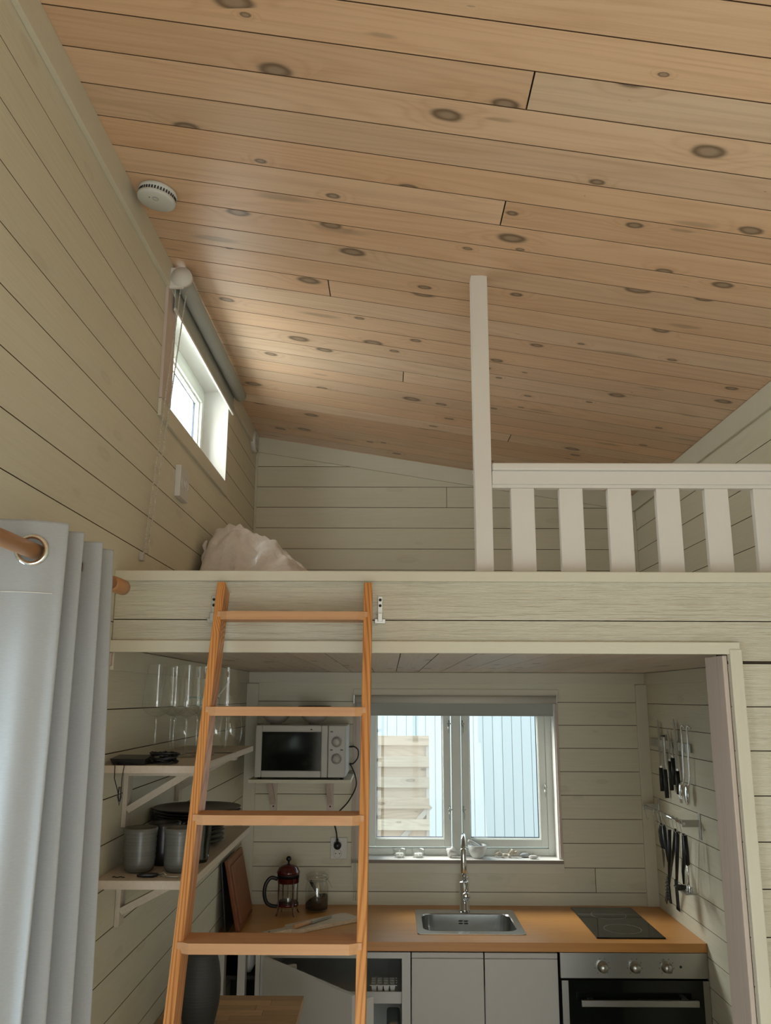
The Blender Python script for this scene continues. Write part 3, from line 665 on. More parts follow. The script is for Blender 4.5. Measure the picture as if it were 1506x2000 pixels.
t = thing('curtain', 'pale grey eyelet curtain gathered on a rod at left', 'curtain', (XC, 1.53, .1))
cl = part('cloth', b, MT['curtain'], t)
so_ = cl.modifiers.new('s', 'SOLIDIFY'); so_.thickness = .0016
for i, (y, sl) in enumerate(((1.378, 12),)):
    b = MB().lathe([(.0195, -.0018), (.0205, -.0035), (.024, -.0035), (.0275, -.0018), (.0275, .0018), (.024, .0035), (.0205, .0035), (.0195, .0018)], (0, 0, 0), 'y', 32, closed=True)
    yy = 1.53 + (y - 1.53)
    o = part('eyelet', b, MT['chrome'], t, False); o.location = Vector((XC, yy + (.0 if i else .002), ZC)) - t.location; o.rotation_euler = (0, 0, math.radians(sl))
# stitched hem line
b = MB()
hp = [(p.x, p.y - .0018) for p in cs_[:44]]
b.tube([(XC + (x - XC) * 1.01, y - .0002, 2.046) for x, y in hp], .0007, 4)
part('hem_stitch', b, MT['white'], t)

# ------------------------------------------------------------------ left wall shelves
def wall_bracket(y, ztop, dep, hgt, parent):
    part('bracket', MB().box((XL + .001, y, ztop - hgt), (XL + .014, y + .045, ztop), .001).obox(((XL + .014 + XL + dep) / 2, y + .0225, ztop - (hgt * .72) / 2), Vector((dep - .014, 0, hgt * .72)) / 2, (0, .020, 0), Vector((-.6, 0, .8)).normalized() * .009), MT['rawx'], parent)
    part('bracket_arm', MB().box((XL + .014, y, ztop - .022), (XL + dep, y + .045, ztop), .001), MT['rawx'], parent)
def wshelf(lab, z, th_, hg):
    t = thing('wall_shelf', lab, 'shelf', (XL, 2.65, z), group='shelves on the left wall')
    part('board', MB().box((XL + .001, 2.200, z - th_), (-.487, 3.100, z), .0015), MT['rawx'], t)
    for y in (2.385, 2.97): wall_bracket(y, z - th_ - .0005, .20, hg, t)
    return t
SU, SD = 1.708, 1.437
wshelf('upper pale wooden shelf on left wall holding the wine glasses', SU, .019, .155)
wshelf('lower pale wooden shelf on left wall holding mugs and plates', SD, .021, .13)

# glasses
def wineglass():
    t = thing('wine_glass', 'x', 'wine glass', (0, 0, 0), group='tall wine glasses on the upper shelf')
    bowl = [(.003, .112), (.012, .114), (.030, .123), (.041, .136), (.0425, .145), (.039, .18), (.035, .215), (.0315, .262)]
    part('bowl', MB().lathe(bowl, n=28), MT['wine'], t, False)
    part('stem', MB().lathe([(0, .004), (.0055, .0045), (.0036, .012), (.003, .05), (.0032, .095), (.006, .110), (.0028, .1135), (0, .1135)], n=14), MT['wine'], t, False)
    part('foot', MB().lathe([(0, 0), (.034, 0), (.035, .0012), (.02, .003), (.005, .0048), (0, .0048)], n=28), MT['wine'], t, False)
    return t
g0 = wineglass()
gl = [(-.676, 2.495, 'front left of the shelf, nearest the wall'), (-.648, 2.592, 'second row, behind the front left one'), (-.592, 2.512, 'front row right, left of the ladder'), (-.560, 2.600, 'right edge, half hidden by the ladder'), (-.683, 2.690, 'third row against the wall'), (-.600, 2.688, 'third row middle'), (-.512, 2.705, 'third row right, behind the ladder')]
for i, (x, y, s_) in enumerate(gl):
    o = g0 if i == 0 else copy_tree(g0)
    o.location = (x, y, SU); o['label'] = 'tall clear tulip wine glass, ' + s_
def stemless(lab, x, y, s_=1.0):
    solo('glass_tumbler', MB().lathe([(0, .003), (.0, .0), (.026, .001), (.036, .018), (.041, .045), (.039, .075), (.034, .102)], (x, y, SU), n=28), MT['wine'], lab, 'glass', (x, y, SU), 'stemless glasses on the upper shelf')
stemless('round stemless glass behind the row of tall glasses, by wall', -.672, 2.835)
stemless('round stemless glass right of ladder rail on the upper shelf', -.588, 2.93)
stemless('round stemless glass at shelf far right, below the teal rim', -.560, 3.045)
def cocktail(lab, x, y):
    t = thing('cocktail_glass', lab, 'cocktail glass', (x, y, SU), group='teal rimmed cocktail glasses')
    part('bowl', MB().lathe([(.003, .085), (.012, .088), (.050, .165), (.049, .165), (.011, .090), (0, .087)], (x, y, SU), n=28), MT['wine'], t)
    part('stem', MB().lathe([(0, .003), (.004, .004), (.003, .05), (.004, .0865), (0, .0865)], (x, y, SU), n=12), MT['wine'], t)
    part('foot', MB().lathe([(0, 0), (.033, 0), (.03, .002), (.005, .004), (0, .004)], (x, y, SU), n=24), MT['wine'], t)
    part('rim', MB().lathe([(.0490, .1655), (.0515, .1645), (.0525, .168), (.050, .170), (.0485, .168)], (x, y, SU), n=28, closed=True), MT['teal'], t)
    part('lower_rim', MB().lathe([(.0335, .1400), (.0350, .1400), (.0358, .1425), (.0342, .1425)], (x, y, SU), n=24, closed=True), MT['teal'], t)
cocktail('cocktail glass with teal rim above the ladder tread, near shelf end', -.655, 3.02)
solo('stirring_stick', MB().tube([(-.655, 3.045, SU + .110), (-.575, 3.06, SU + .222)], .0035, 8).ellip((-.612, 3.053, SU + .171), (.008, .008, .008), 8, 6), MT['porc'], 'white stirring stick standing in the teal rimmed glass', 'stirrer', (-.655, 3.045, SU + .11))
# black gadget, cable, strap
t = thing('black_gadget', 'flat black electronic device at the near end of upper shelf', 'gadget', (-.662, 2.235, SU))
part('body', MB().loops([[(-.702, 2.212, SU + .0005), (-.622, 2.206, SU + .0005), (-.620, 2.262, SU + .0005), (-.700, 2.268, SU + .0005)], [(-.709, 2.205, SU + .016), (-.617, 2.200, SU + .016), (-.615, 2.268, SU + .022), (-.705, 2.274, SU + .022)]], capa=True, capb=True), MT['black'], t)
part('strap', MB().tube([(-.690, 2.206, SU + .006), (-.692, 2.197, SU + .001), (-.690, 2.193, SU - .03), (-.678, 2.190, SU - .062), (-.673, 2.189, SU - .085)], .0012, 6).tube([(-.655, 2.206, SU + .004), (-.668, 2.196, SU + .001), (-.6705, 2.192, SU - .03), (-.670, 2.190, SU - .06), (-.671, 2.189, SU - .085)], .0012, 6).tube([(-.675, 2.189, SU - .05), (-.6765, 2.188, SU - .075), (-.672, 2.187, SU - .094), (-.6685, 2.188, SU - .075), (-.671, 2.189, SU - .05)], .0016, 6), MT['black'], t)
random.seed(3); P = []
for i in range(150):
    a = i * .55; r_ = .018 + .010 * math.sin(i * .37)
    P.append((-.582 + r_ * 1.5 * math.cos(a) + random.uniform(-.004, .004), 2.245 + r_ * .8 * math.sin(a), SU + .017 + .012 * math.sin(i * .23) + random.uniform(-.003, .003)))
P += [(-.61, 2.25, SU + .012), (-.625, 2.25, SU + .006)]
solo('cable_bundle', MB().tube(P, .0018, 5), MT['black'], 'bundle of thin black cable beside the black gadget', 'cable', (-.582, 2.245, SU))
# lower shelf: mugs, glass, plates
def mug(lab, x, y, s_=1.0, mat='mug'):
    prof = [(0, .001), (.030, 0), (.0365, .006), (.040, .020)]
    for k in range(9): prof += [(.0400 + .0012 * (k % 2) + .00012 * k, .028 + k * .007)]
    prof += [(.0425, .095), (.0435, .107), (.0415, .1085), (.0395, .105), (.038, .05), (.034, .012), (0, .010)]
    prof = [(r_ * s_, h * s_) for r_, h in prof]
    t = thing('stoneware_mug', lab, 'mug', (x, y, SD), group='grey stoneware mugs on the lower shelf')
    part('cup', MB().lathe(prof, (x, y, SD), n=32), MT[mat], t)
mug('grey banded stoneware mug nearest the wall on lower shelf', -.648, 2.312)
mug('grey banded stoneware mug next to the ladder rail', -.545, 2.318)
mug('darker stoneware mug behind the two front mugs', -.612, 2.412, 1.0, 'stone')
solo('ribbed_glass', MB().lathe([(0, .002), (.030, 0), (.034, .01), (.040, .10), (.0385, .10), (.0325, .012), (0, .010)], (-.530, 2.445, SD), n=24, smooth=False), MT['darkg'], 'smoked ribbed glass showing right of the left ladder rail', 'glass', (-.530, 2.445, SD))
def plate(name, lab, r_, z, cx, cy, grp, n=48):
    solo(name, MB().lathe([(0, .002), (r_ * .6, .0), (r_ * .66, .002), (r_ * .97, .014), (r_, .0175), (r_ * .985, .0185), (r_ * .9, .014), (r_ * .6, .0055), (0, .005)], (cx, cy, z), n=n), MT['stone'], lab, 'plate', (cx, cy, z), grp)
ps = ['bottom', 'second', 'third', 'fourth', 'top']
for k in range(4): plate('side_plate', 'small dark stoneware plate, %s of the four in the lower stack' % ps[k if k < 3 else 4], .096, SD + .0005 + .0135 * k, -.600, 2.705, 'small plates in the lower stack')
for k in range(5): plate('dinner_plate', 'large black stoneware plate, %s of the large stack' % ps[k], .133, SD + .0605 + .0085 * k, -.590, 2.705, 'large plates on top of the stack')
t = thing('bottle_opener', 'black handled corkscrew lying on the lower shelf edge', 'corkscrew', (-.60, 2.235, SD))
part('handle', MB().tube([(-.628, 2.228, SD + .006), (-.612, 2.232, SD + .007), (-.592, 2.238, SD + .006), (-.580, 2.242, SD + .006)], [.003, .006, .006, .004], 10), MT['black'], t)
part('worm', MB().tube([(-.580, 2.242, SD + .006), (-.565, 2.236, SD + .004), (-.545, 2.234, SD + .003), (-.525, 2.232, SD + .003)], .002, 6).tube([(-.578, 2.243, SD + .006), (-.566, 2.25, SD + .010), (-.558, 2.243, SD + .004)], .002, 6), MT['steel'], t)
solo('wire_clip', MB().tube([(-.690 + .004 * i, 2.232 + .005 * math.sin(i * 1.5), SD + .002) for i in range(9)], .0012, 5), MT['black'], 'small bent dark wire clip lying left of the corkscrew', 'clip', (-.675, 2.232, SD))

# ------------------------------------------------------------------ microwave shelf, microwave, bowls
t = thing('wall_shelf', 'short cream shelf on the back wall under the microwave', 'shelf', (-.41, 4.18, 1.509))
part('board', MB().box((-.647, 4.002, 1.494), (-.178, D - .001, 1.509), .001), MT['trim'], t)
for x in (-.573, -.293):
    part('bracket', MB().box((x - .016, D - .013, 1.330), (x + .016, D - .001, 1.4935), .001).obox((x, D - .10, 1.425), (.011, 0, 0), Vector((0, .075, -.055)), Vector((0, .006, .008))).box((x - .011, 4.17, 1.482), (x + .011, D - .013, 1.4935)), MT['raw'], t)
    part('screw', MB().lathe([(0, -.0142), (.004, -.0142), (.004, -.012)], (x, D, 1.352), 'y', 10), MT['dark'], t)
MY = 4.0
t = thing('microwave', 'light grey microwave with black window and two dials', 'microwave', (-.40, 4.17, 1.51))
part('body', MB().box((-.617, MY + .02, 1.520), (-.200, 4.33, 1.750), .006), MT['microwave'], t)
part('control_panel', MB().box((-.284, MY, 1.519), (-.204, MY + .02, 1.750), .004), MT['microwave'], t)
b = MB(); ring(b, -.619, -.2855, 1.519, 1.750, .030, MY - .002, MY + .02, .004); dpart = part('door', b, MT['microwave'], t)
part('window', MB().box((-.589, MY + .0045, 1.549), (-.3155, MY + .008, 1.720)), MT['blackglass'], dpart)
for x in (-.60, -.22):
    for y in (4.03, 4.30): part('foot', MB().lathe([(0, 0), (.008, 0), (.008, .011), (0, .011)], (x, y, 1.5095), n=10), MT['black'], t)
for z in (1.677, 1.602):
    k_ = part('dial', MB().lathe([(0, -.016), (.014, -.016), (.0165, -.013), (.0175, 0), (.0225, 0), (.0225, -.0015), (.019, -.0018)], (-.245, MY, z), 'y', 28), MT['microwave'], t)
    part('dial_ring', MB().lathe([(.0222, -.0018), (.0236, -.0018), (.0236, 0), (.0222, 0)], (-.245, MY, z), 'y', 32, closed=True), MT['black'], k_)
    part('dial_grip', MB().box((-.2475, MY - .019, z - .013), (-.2425, MY - .015, z + .013), .001), MT['microwave'], k_)
    b = MB()
    for a in range(-130, 131, 26): b.lathe([(0, -.0006), (.0009, -.0006), (.0009, 0)], (-.245 + .0285 * math.sin(math.radians(a)), MY, z + .0285 * math.cos(math.radians(a))), 'y', 6)
    part('dial_marks', b, MT['dark'], k_)
for x, z in ((-.268, 1.722), (-.268, 1.641), (-.221, 1.641)): part('symbol', MB().box((x - .006, MY - .0006, z - .003), (x + .006, MY, z + .003)), MT['black'], t)
part('badge', MB().box((-.366, MY - .0028, 1.729), (-.358, MY - .002, 1.734)), MT['dark'], t)
part('power_cord', MB().tube(crs([(-.199, 4.28, 1.64), (-.175, 4.27, 1.641), (-.155, 4.26, 1.625), (-.156, 4.26, 1.590), (-.178, 4.27, 1.562), (-.196, 4.28, 1.560), (-.185, 4.25, 1.548), (-.166, 4.24, 1.505), (-.163, 4.24, 1.455), (-.200, 4.26, 1.385), (-.255, 4.28, 1.325), (-.268, 4.30, 1.285), (-.258, 4.315, 1.235), (-.255, 4.32, 1.205)], 6), .0034, 8), MT['black'], t)
part('power_plug', MB().lathe([(0, -.032), (.014, -.030), (.0185, -.022), (.0185, -.004), (0, -.004)], (-.253, D - .006, 1.172), 'y', 20).tube([(-.254, 4.318, 1.205), (-.253, 4.328, 1.182)], .006, 8), MT['black'], t)
t = thing('wall_socket', 'white double wall socket below the microwave with one plug in', 'socket', (-.246, D, 1.155))
part('plate', MB().box((-.289, D - .008, 1.107), (-.206, D, 1.208), .003), MT['plastic'], t)
for z in (1.1775, 1.1335):
    c_ = part('outlet', MB().lathe([(.0205, -.0105), (.0195, -.0105), (.0185, -.0085), (.0205, -.0085)], (-.253, D, z), 'y', 24, closed=True), MT['plastic'], t)
    b = MB()
    for dx in (-.0095, .0095): b.lathe([(0, -.0087), (.0026, -.0087), (.0026, -.008)], (-.253 + dx, D, z), 'y', 8)
    part('pin_hole', b, MT['black'], c_)
part('earth_clip', MB().box((-.2545, D - .0095, 1.115), (-.2515, D - .008, 1.119)), MT['zinc'], t)
def bowl(lab, x, y, r_, h, mat, z=1.7505, grp='bowls on top of the microwave'):
    solo('bowl', MB().lathe([(0, .002), (.028, 0), (.028, .008), (r_ * .62, .012), (r_ * .92, h * .6), (r_, h), (r_ * .97, h), (r_ * .86, h * .55), (r_ * .5, .018), (0, .015)], (x, y, z), n=36), MT[mat], lab, 'bowl', (x, y, z), grp)
bowl('speckled pale ceramic bowl on the left of the microwave top', -.545, 4.14, .068, .058, 'bowl')
bowl('speckled pale ceramic bowl on the right of the microwave top', -.362, 4.15, .068, .058, 'bowl')
solo('bowl', MB().lathe([(0, .0), (.03, 0), (.05, .012), (.078, .050), (.080, .056), (.077, .056), (.046, .016), (0, .005)], (-.362, 4.15, 1.7505 + .030), n=36), MT['stone'], 'dark brown bowl nested in the right bowl above microwave', 'bowl', (-.362, 4.15, 1.78), 'bowls on top of the microwave')

# ------------------------------------------------------------------ worktop, sink, tap, hob
SX0, SX1, SY0, SY1 = .135, .565, 3.872, 4.215
b = MB()
for a, c in (((XL + .002, DC, .8655), (SX0, D - .001, .9)), ((SX1, DC, .8655), (XR - .002, D - .001, .9)), ((SX0, DC, .8655), (SX1, SY0, .9)), ((SX0, SY1, .8655), (SX1, D - .001, .9))): b.box(a, c)
solo('worktop', b, MT['counter'], 'long orange-brown beech worktop with inset sink and hob', 'worktop', (.287, 4.05, .866))
def rr(x0, x1, y0, y1, r_, z, n=6):
    o = []
    for cx, cy, a0 in ((x1 - r_, y1 - r_, 0), (x0 + r_, y1 - r_, 90), (x0 + r_, y0 + r_, 180), (x1 - r_, y0 + r_, 270)):
        for k in range(n + 1):
            a = math.radians(a0 + 90 * k / n); o.append((cx + r_ * math.cos(a), cy + r_ * math.sin(a), z))
    return o
t = thing('sink', 'square stainless steel sink set into the worktop', 'sink', (.35, 4.05, .9))
part('rim', MB().loops([rr(.119, .581, 3.846, 4.262, .012, .9005), rr(.120, .580, 3.847, 4.261, .012, .9035), rr(.146, .554, 3.888, 4.192, .055, .9035), rr(.149, .551, 3.891, 4.189, .055, .899)], smooth=False), MT['sinksteel'], t)
part('basin', MB().loops([rr(.149, .551, 3.891, 4.189, .055, .899), rr(.152, .548, 3.894, 4.186, .055, .85), rr(.156, .544, 3.898, 4.182, .06, .760), rr(.172, .528, 3.914, 4.166, .06, .742), rr(.28, .42, 4.0, 4.08, .03, .738)], smooth=True, capb=True), MT['sinksteel'], t)
part('drain', MB().lathe([(0, .7392), (.03, .7392), (.034, .742), (.038, .740)], (.35, 4.04, 0), n=24), MT['zinc'], t)
b = MB()
for dx in (-.022, .003):
    for z in (.862, .872): b.box((.342 + dx, 4.1825, z - .0022), (.342 + dx + .018, 4.1845, z + .0022))
part('overflow_slot', b, MT['black'], t)
t = thing('kitchen_tap', 'tall chrome swan-neck tap behind the sink', 'tap', (.352, 4.236, .9035))
tx, ty = .352, 4.232
part('base', MB().lathe([(0, .9035), (.0255, .9035), (.0255, .912), (.0235, .914), (.0235, 1.030), (.0215, 1.034), (0, 1.034)], (tx, ty, 0), n=28), MT['chrome'], t)
arc = [(tx, ty, 1.03), (tx, ty, 1.12)] + [(tx - .006 * (1 - math.cos(a)), ty - .062 * (1 - math.cos(a)), 1.185 + .062 * math.sin(a)) for a in [PI * k / 14 for k in range(0, 15)]]
part('spout', MB().tube(arc, .0105, 16), MT['chrome'], t)
e = arc[-1]; part('spray_head', MB().lathe([(0, 1.092), (.012, 1.092), (.0135, 1.096), (.0135, 1.195), (.011, 1.20), (0, 1.20)], (e[0], e[1], 0), n=20), MT['chrome'], t)
part('lever', MB().lathe([(0, -.050), (.016, -.050), (.0185, -.046), (.0185, 0), (0, 0)], (tx + .004, ty - .008, .978), 'y', 24).tube([(tx + .008, ty - .04, .99), (tx + .010, ty - .062, 1.03), (tx + .010, ty - .070, 1.068)], [.004, .0035, .003], 8), MT['chrome'], t)
t = thing('hob', 'narrow black glass hob with two zones in the worktop', 'hob', (1.01, 4.05, .9))
part('glass_plate', MB().box((.864, 3.797, .9003), (1.152, 4.313, .9055), .002), MT['blackglass'], t)
for y in (3.93, 4.17): part('zone_ring', MB().lathe([(.078, .9056), (.079, .9056), (.079, .9058), (.078, .9058)], (1.008, y, 0), n=40, closed=True), MT['darkpebble'], t)
part('joint_line', MB().box((.866, 4.180, .9056), (1.150, 4.182, .9058)), MT['darkpebble'], t)
# worktop seam lath at the wall is part of the worktop's look: left as material

# ------------------------------------------------------------------ base cabinets, fridge, oven
YD = DC + .018
def cabinet(lab, x0, x1):
    t = thing('base_cabinet', lab, 'cabinet', ((x0 + x1) / 2, 4.0, .09), group='white base cabinets under the sink')
    part('carcass', MB().box((x0 + .001, YD + .019, .09), (x1 - .001, D - .02, .72)), MT['cab'], t)
    dd = part('door', MB().box((x0 + .0018, YD, .10), (x1 - .0018, YD + .018, .833), .0015), MT['cab'], t)
    part('grip_edge', MB().box((x0 + .0018, YD, .836), (x1 - .0018, YD + .018, .856), .0015).box((x0 + .0018, YD + .008, .832), (x1 - .0018, YD + .017, .837)), MT['cab'], dd)
cabinet('left white cabinet door under the sink, beside the fridge', .0905, .3885); cabinet('right white cabinet door under the sink, beside the oven', .3895, .6915)
# fridge
t = thing('fridge', 'built-in white fridge standing open behind the ladder', 'fridge', (-.22, 4.0, .05))
FX0, FX1 = -.527, .0875
b = MB().box((FX0, DC + .02, .10), (FX0 + .035, D - .05, .855)).box((FX1 - .035, DC + .02, .10), (FX1, D - .05, .855)).box((FX0 + .035, DC + .02, .832), (FX1 - .035, D - .05, .855)).box((FX0 + .035, DC + .02, .10), (FX1 - .035, D - .05, .14)).box((FX0 + .035, D - .08, .14), (FX1 - .035, D - .05, .832))
part('casing', b, MT['fridge'], t)
part('freezer_shelf', MB().box((FX0 + .035, DC + .05, .668), (FX1 - .035, D - .08, .690), .002), MT['fridge'], t)
part('freezer_edge', MB().box((FX0 + .035, DC + .045, .655), (FX1 - .035, DC + .055, .700), .002), MT['fridge'], t)
part('glass_shelf', MB().box((FX0 + .035, DC + .06, .50), (FX1 - .035, D - .08, .506)), MT['glass'], t)
u = Vector((.651, -.759, 0)); nr = Vector((.759, .651, 0)); H0 = Vector((-.503, 3.677, 0))
def dslab(u0, u1, n0, n1, z0, z1, bev=.003):
    c_ = H0 + u * (u0 + u1) / 2 + nr * (n0 + n1) / 2; c_.z = (z0 + z1) / 2
    return MB().obox(c_, u * (u1 - u0) / 2, nr * (n1 - n0) / 2, (0, 0, (z1 - z0) / 2), bev)
part('front_panel', dslab(0, .575, 0, .018, .10, .855, .0015), MT['cab'], t)
dd = part('door', dslab(.02, .56, .019, .055, .13, .835, .006), MT['fridge'], t)
b = dslab(.035, .545, .056, .125, .16, .18, .003); b2 = MB()
for q in ((.035, .055, .056, .125, .16, .82), (.525, .545, .056, .125, .16, .82)):
    c_ = H0 + u * (q[0] + q[1]) / 2 + nr * (q[2] + q[3]) / 2; c_.z = (q[4] + q[5]) / 2
    b.obox(c_, u * (q[1] - q[0]) / 2, nr * (q[3] - q[2]) / 2, (0, 0, (q[5] - q[4]) / 2), .004)
for z in (.44, .70):
    c_ = H0 + u * .29 + nr * .12; c_.z = z; b.obox(c_, u * .235, nr * .004, (0, 0, .03), .002)
    c_ = H0 + u * .29 + nr * .09; c_.z = z - .028; b.obox(c_, u * .235, nr * .034, (0, 0, .003), 0)
part('door_bins', b, MT['fridge'], dd)
t = thing('ice_cube_tray', 'white ice cube tray on the freezer shelf in the open fridge', 'ice tray', (-.02, 3.87, .69))
b = MB()
for i in range(4):
    for j in range(3):
        x, y = -.062 + .0255 * i, 3.82 + .030 * j
        b.loops([[(x - .008, y - .010, .6908), (x + .008, y - .010, .6908), (x + .008, y + .010, .6908), (x - .008, y + .010, .6908)], [(x - .0115, y - .0135, .716), (x + .0115, y - .0135, .716), (x + .0115, y + .0135, .716), (x - .0115, y + .0135, .716)]], capa=True)
part('cups', b, MT['porc'], t); 
b = MB(); b.box((-.080, 3.800, .716), (.033, 3.8065, .7185)).box((-.080, 3.8935, .716), (.033, 3.900, .7185))
for i in range(5): b.box((-.080 + .0255 * i - (.0 if i else 0), 3.8065, .716), (-.0735 + .0255 * i, 3.8935, .7185))
for j in range(2): b.box((-.080, 3.8335 + .030 * j, .716), (.033, 3.8365 + .030 * j, .7185))
part('rim', b, MT['porc'], t)
solo('food_box', MB().box((-.01, 3.82, .5065), (.048, 4.0, .575), .012), MT['darkg'], 'clear box on the fridge shelf at right', 'food box', (.02, 3.9, .5065))
# open unit left of the fridge
t = thing('open_base_unit', 'open cream base unit with a bare upright, left of fridge', 'cabinet', (-.62, 4.0, 0))
part('side_panel', MB().box((XL + .002, YD, .0), (-.676, YD + .05, .864), .001), MT['cab'], t)
part('upright', MB().box((-.621, YD, 0), (-.589, YD + .045, .864), .0015), MT['cab'], t)
part('divider', MB().box((-.548, YD, 0), (-.5285, D - .05, .864), .001), MT['cab'], t)
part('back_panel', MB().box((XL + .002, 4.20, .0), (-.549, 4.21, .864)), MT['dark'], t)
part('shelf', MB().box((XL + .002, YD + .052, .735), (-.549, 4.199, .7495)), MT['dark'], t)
solo('basin_bowl', MB().lathe([(0, .0), (.012, .0), (.028, .03), (.036, .09), (.034, .09), (.025, .03), (0, .006)], (-.592, 3.86, .7497), n=28), MT['porc'], 'white bowl in the open unit behind the bare upright', 'bowl', (-.592, 3.86, .7497))
# oven
t = thing('oven', 'built-in stainless steel oven with three knobs and black door', 'oven', (1.0, 4.0, .1))
part('housing', MB().box((.70, DC + .022, .10), (1.298, D - .05, .862)), MT['dark'], t)
part('control_panel', MB().box((.697, DC, .768), (1.298, DC + .022, .8635), .0015), MT['steel'], t)
for x in (.868, .999, 1.128):
    k_ = part('knob', MB().lathe([(0, -.034), (.0150, -.034), (.0165, -.031), (.0175, -.006), (.022, -.005), (.022, 0), (0, 0)], (x, DC, .812), 'y', 28), MT['steel'], t)
    b = MB()
    for a in range(-140, 141, 40): b.box((x + .030 * math.sin(math.radians(a)) - .002, DC - .0006, .812 + .030 * math.cos(math.radians(a)) - .001), (x + .030 * math.sin(math.radians(a)) + .002, DC, .812 + .030 * math.cos(math.radians(a)) + .001))
    part('knob_marks', b, MT['dark'], k_)
part('pilot_light', MB().lathe([(0, -.003), (.004, -.003), (.005, 0), (0, 0)], (1.186, DC, .812), 'y', 12), MT['black'], t)
dd = part('door', MB().box((.700, DC, .17), (1.298, DC + .021, .7605), .0015), MT['blackglass'], t)
for x0, x1 in ((.700, .7265), (1.272, 1.2975)): part('side_strip', MB().box((x0, DC - .0012, .17), (x1, DC - .0002, .760)), MT['steel'], dd)
part('handle', MB().box((.768, DC - .052, .679), (1.236, DC - .040, .703), .002).box((.80, DC - .04, .683), (.82, DC, .699)).box((1.18, DC - .04, .683), (1.20, DC, .699)), MT['steel'], dd)
part('inner_window', MB().box((.80, DC - .0008, .30), (1.20, DC - .0002, .655)), MT['blackglass'], dd)

# ------------------------------------------------------------------ worktop items
def on_y(px, py, Y): pass
t = thing('french_press', 'french press with dark red lid and black handle on worktop', 'coffee maker', (-.470, 4.165, .9))
cx, cy = -.469, 4.165
part('beaker', MB().lathe([(0, .022), (.044, .022), (.047, .028), (.047, .150), (.0458, .150), (.0458, .028), (0, .024)], (cx, cy, .9), n=32), MT['wine'], t)
part('lid', MB().lathe([(.047, .138), (.0505, .140), (.0505, .176), (.054, .180), (.054, .187), (.050, .193), (.045, .207), (.030, .218), (.012, .222), (0, .222)], (cx, cy, .9), n=32), MT['red'], t)
part('lid_band', MB().lathe([(.0508, .160), (.0512, .176), (.0508, .179), (.0498, .17)], (cx, cy, .9), n=32, closed=True), MT['black'], t)
part('plunger_knob', MB().lathe([(0, .222), (.004, .222), (.004, .230), (.0115, .236), (.0125, .243), (.009, .251), (0, .254)], (cx, cy, .9), n=20), MT['black'], t)
part('plunger_rod', MB().lathe([(0, .06), (.002, .06), (.002, .2), (0, .2)], (cx, cy, .9), n=8), MT['steel'], t)
part('plunger_disc', MB().lathe([(0, .046), (.044, .046), (.044, .060), (0, .062)], (cx, cy, .9), n=28), MT['black'], t)
part('handle', MB().tube(crs([(cx - .049, cy - .012, 1.055), (cx - .078, cy - .02, 1.062), (cx - .100, cy - .026, 1.035), (cx - .105, cy - .028, .995), (cx - .096, cy - .025, .960), (cx - .075, cy - .02, .943), (cx - .048, cy - .012, .938)], 5), .0085, 10, flat=.8), MT['black'], t)
b = MB()
for a in (35, 125, 215, 305):
    c_, s_ = math.cos(math.radians(a)), math.sin(math.radians(a))
    b.tube([(cx + c_ * .049, cy + s_ * .049, 1.06), (cx + c_ * .049, cy + s_ * .049, .93), (cx + c_ * .052, cy + s_ * .052, .912), (cx + c_ * .060, cy + s_ * .060, .9015)], .0028, 6)
b.lathe([(.0475, .040), (.0500, .040), (.0500, .052), (.0475, .052)], (cx, cy, .9), n=28, closed=True)
part('frame', b, MT['red'], t)
t = thing('storage_jar', 'clip-top glass jar part filled with ground coffee', 'jar', (-.341, 4.235, .9))
cx, cy = -.341, 4.235
part('jar_body', MB().lathe([(0, .001), (.044, 0), (.051, .008), (.054, .03), (.054, .105), (.049, .125), (.0445, .135), (.0445, .148), (.043, .148), (.043, .135), (.0475, .124), (.0525, .104), (.0525, .03), (.05, .010), (0, .004)], (cx, cy, .9), n=32), MT['wine'], t)
part('jar_lid', MB().lathe([(0, .149), (.047, .149), (.049, .153), (.048, .160), (.040, .164), (.036, .170), (0, .171)], (cx, cy, .9), n=32), MT['wine'], t)
part('seal', MB().lathe([(.0445, .1455), (.0485, .1455), (.0485, .1488), (.0445, .1488)], (cx, cy, .9), n=32, closed=True), MT['coral'], t)
part('wire_clip', MB().lathe([(.0455, .136), (.047, .135), (.047, .138)], (cx, cy, .9), n=28, closed=True).tube([(cx + .046, cy, 1.037), (cx + .056, cy - .008, 1.05), (cx + .050, cy - .01, 1.062)], .0014, 6).tube([(cx + .046, cy - .01, 1.045), (cx + .060, cy - .02, 1.030), (cx + .074, cy - .03, 1.008)], .0014, 6).tube([(cx - .045, cy, 1.036), (cx - .058, cy, 1.045), (cx - .050, cy, 1.058)], .0016, 6), MT['zinc'], t)
b = MB(); G = []
for k in range(9):
    r_ = .0518 * k / 8; G.append([b.b.verts.new((cx + r_ * math.cos(2 * PI * j / 24), cy + r_ * math.sin(2 * PI * j / 24), .9 + .048 + .022 * (r_ / .052) * math.cos(2 * PI * j / 24 - .6) + .006 * noise.noise(Vector((r_ * 60, j, 0))))) for j in range(24)])
for k in range(8):
    for j in range(24): b._f([G[k][j], G[k][(j + 1) % 24], G[k + 1][(j + 1) % 24], G[k + 1][j]], True)
bt = [b.b.verts.new((cx + .0515 * math.cos(2 * PI * j / 24), cy + .0515 * math.sin(2 * PI * j / 24), .9 + .012)) for j in range(24)]
for j in range(24): b._f([G[8][j], G[8][(j + 1) % 24], bt[(j + 1) % 24], bt[j]], True)
b._f(bt)
solo('ground_coffee', b, MT['coffee'], 'dark ground coffee heaped in the glass jar', 'coffee', (cx, cy, .9))['kind'] = 'stuff'
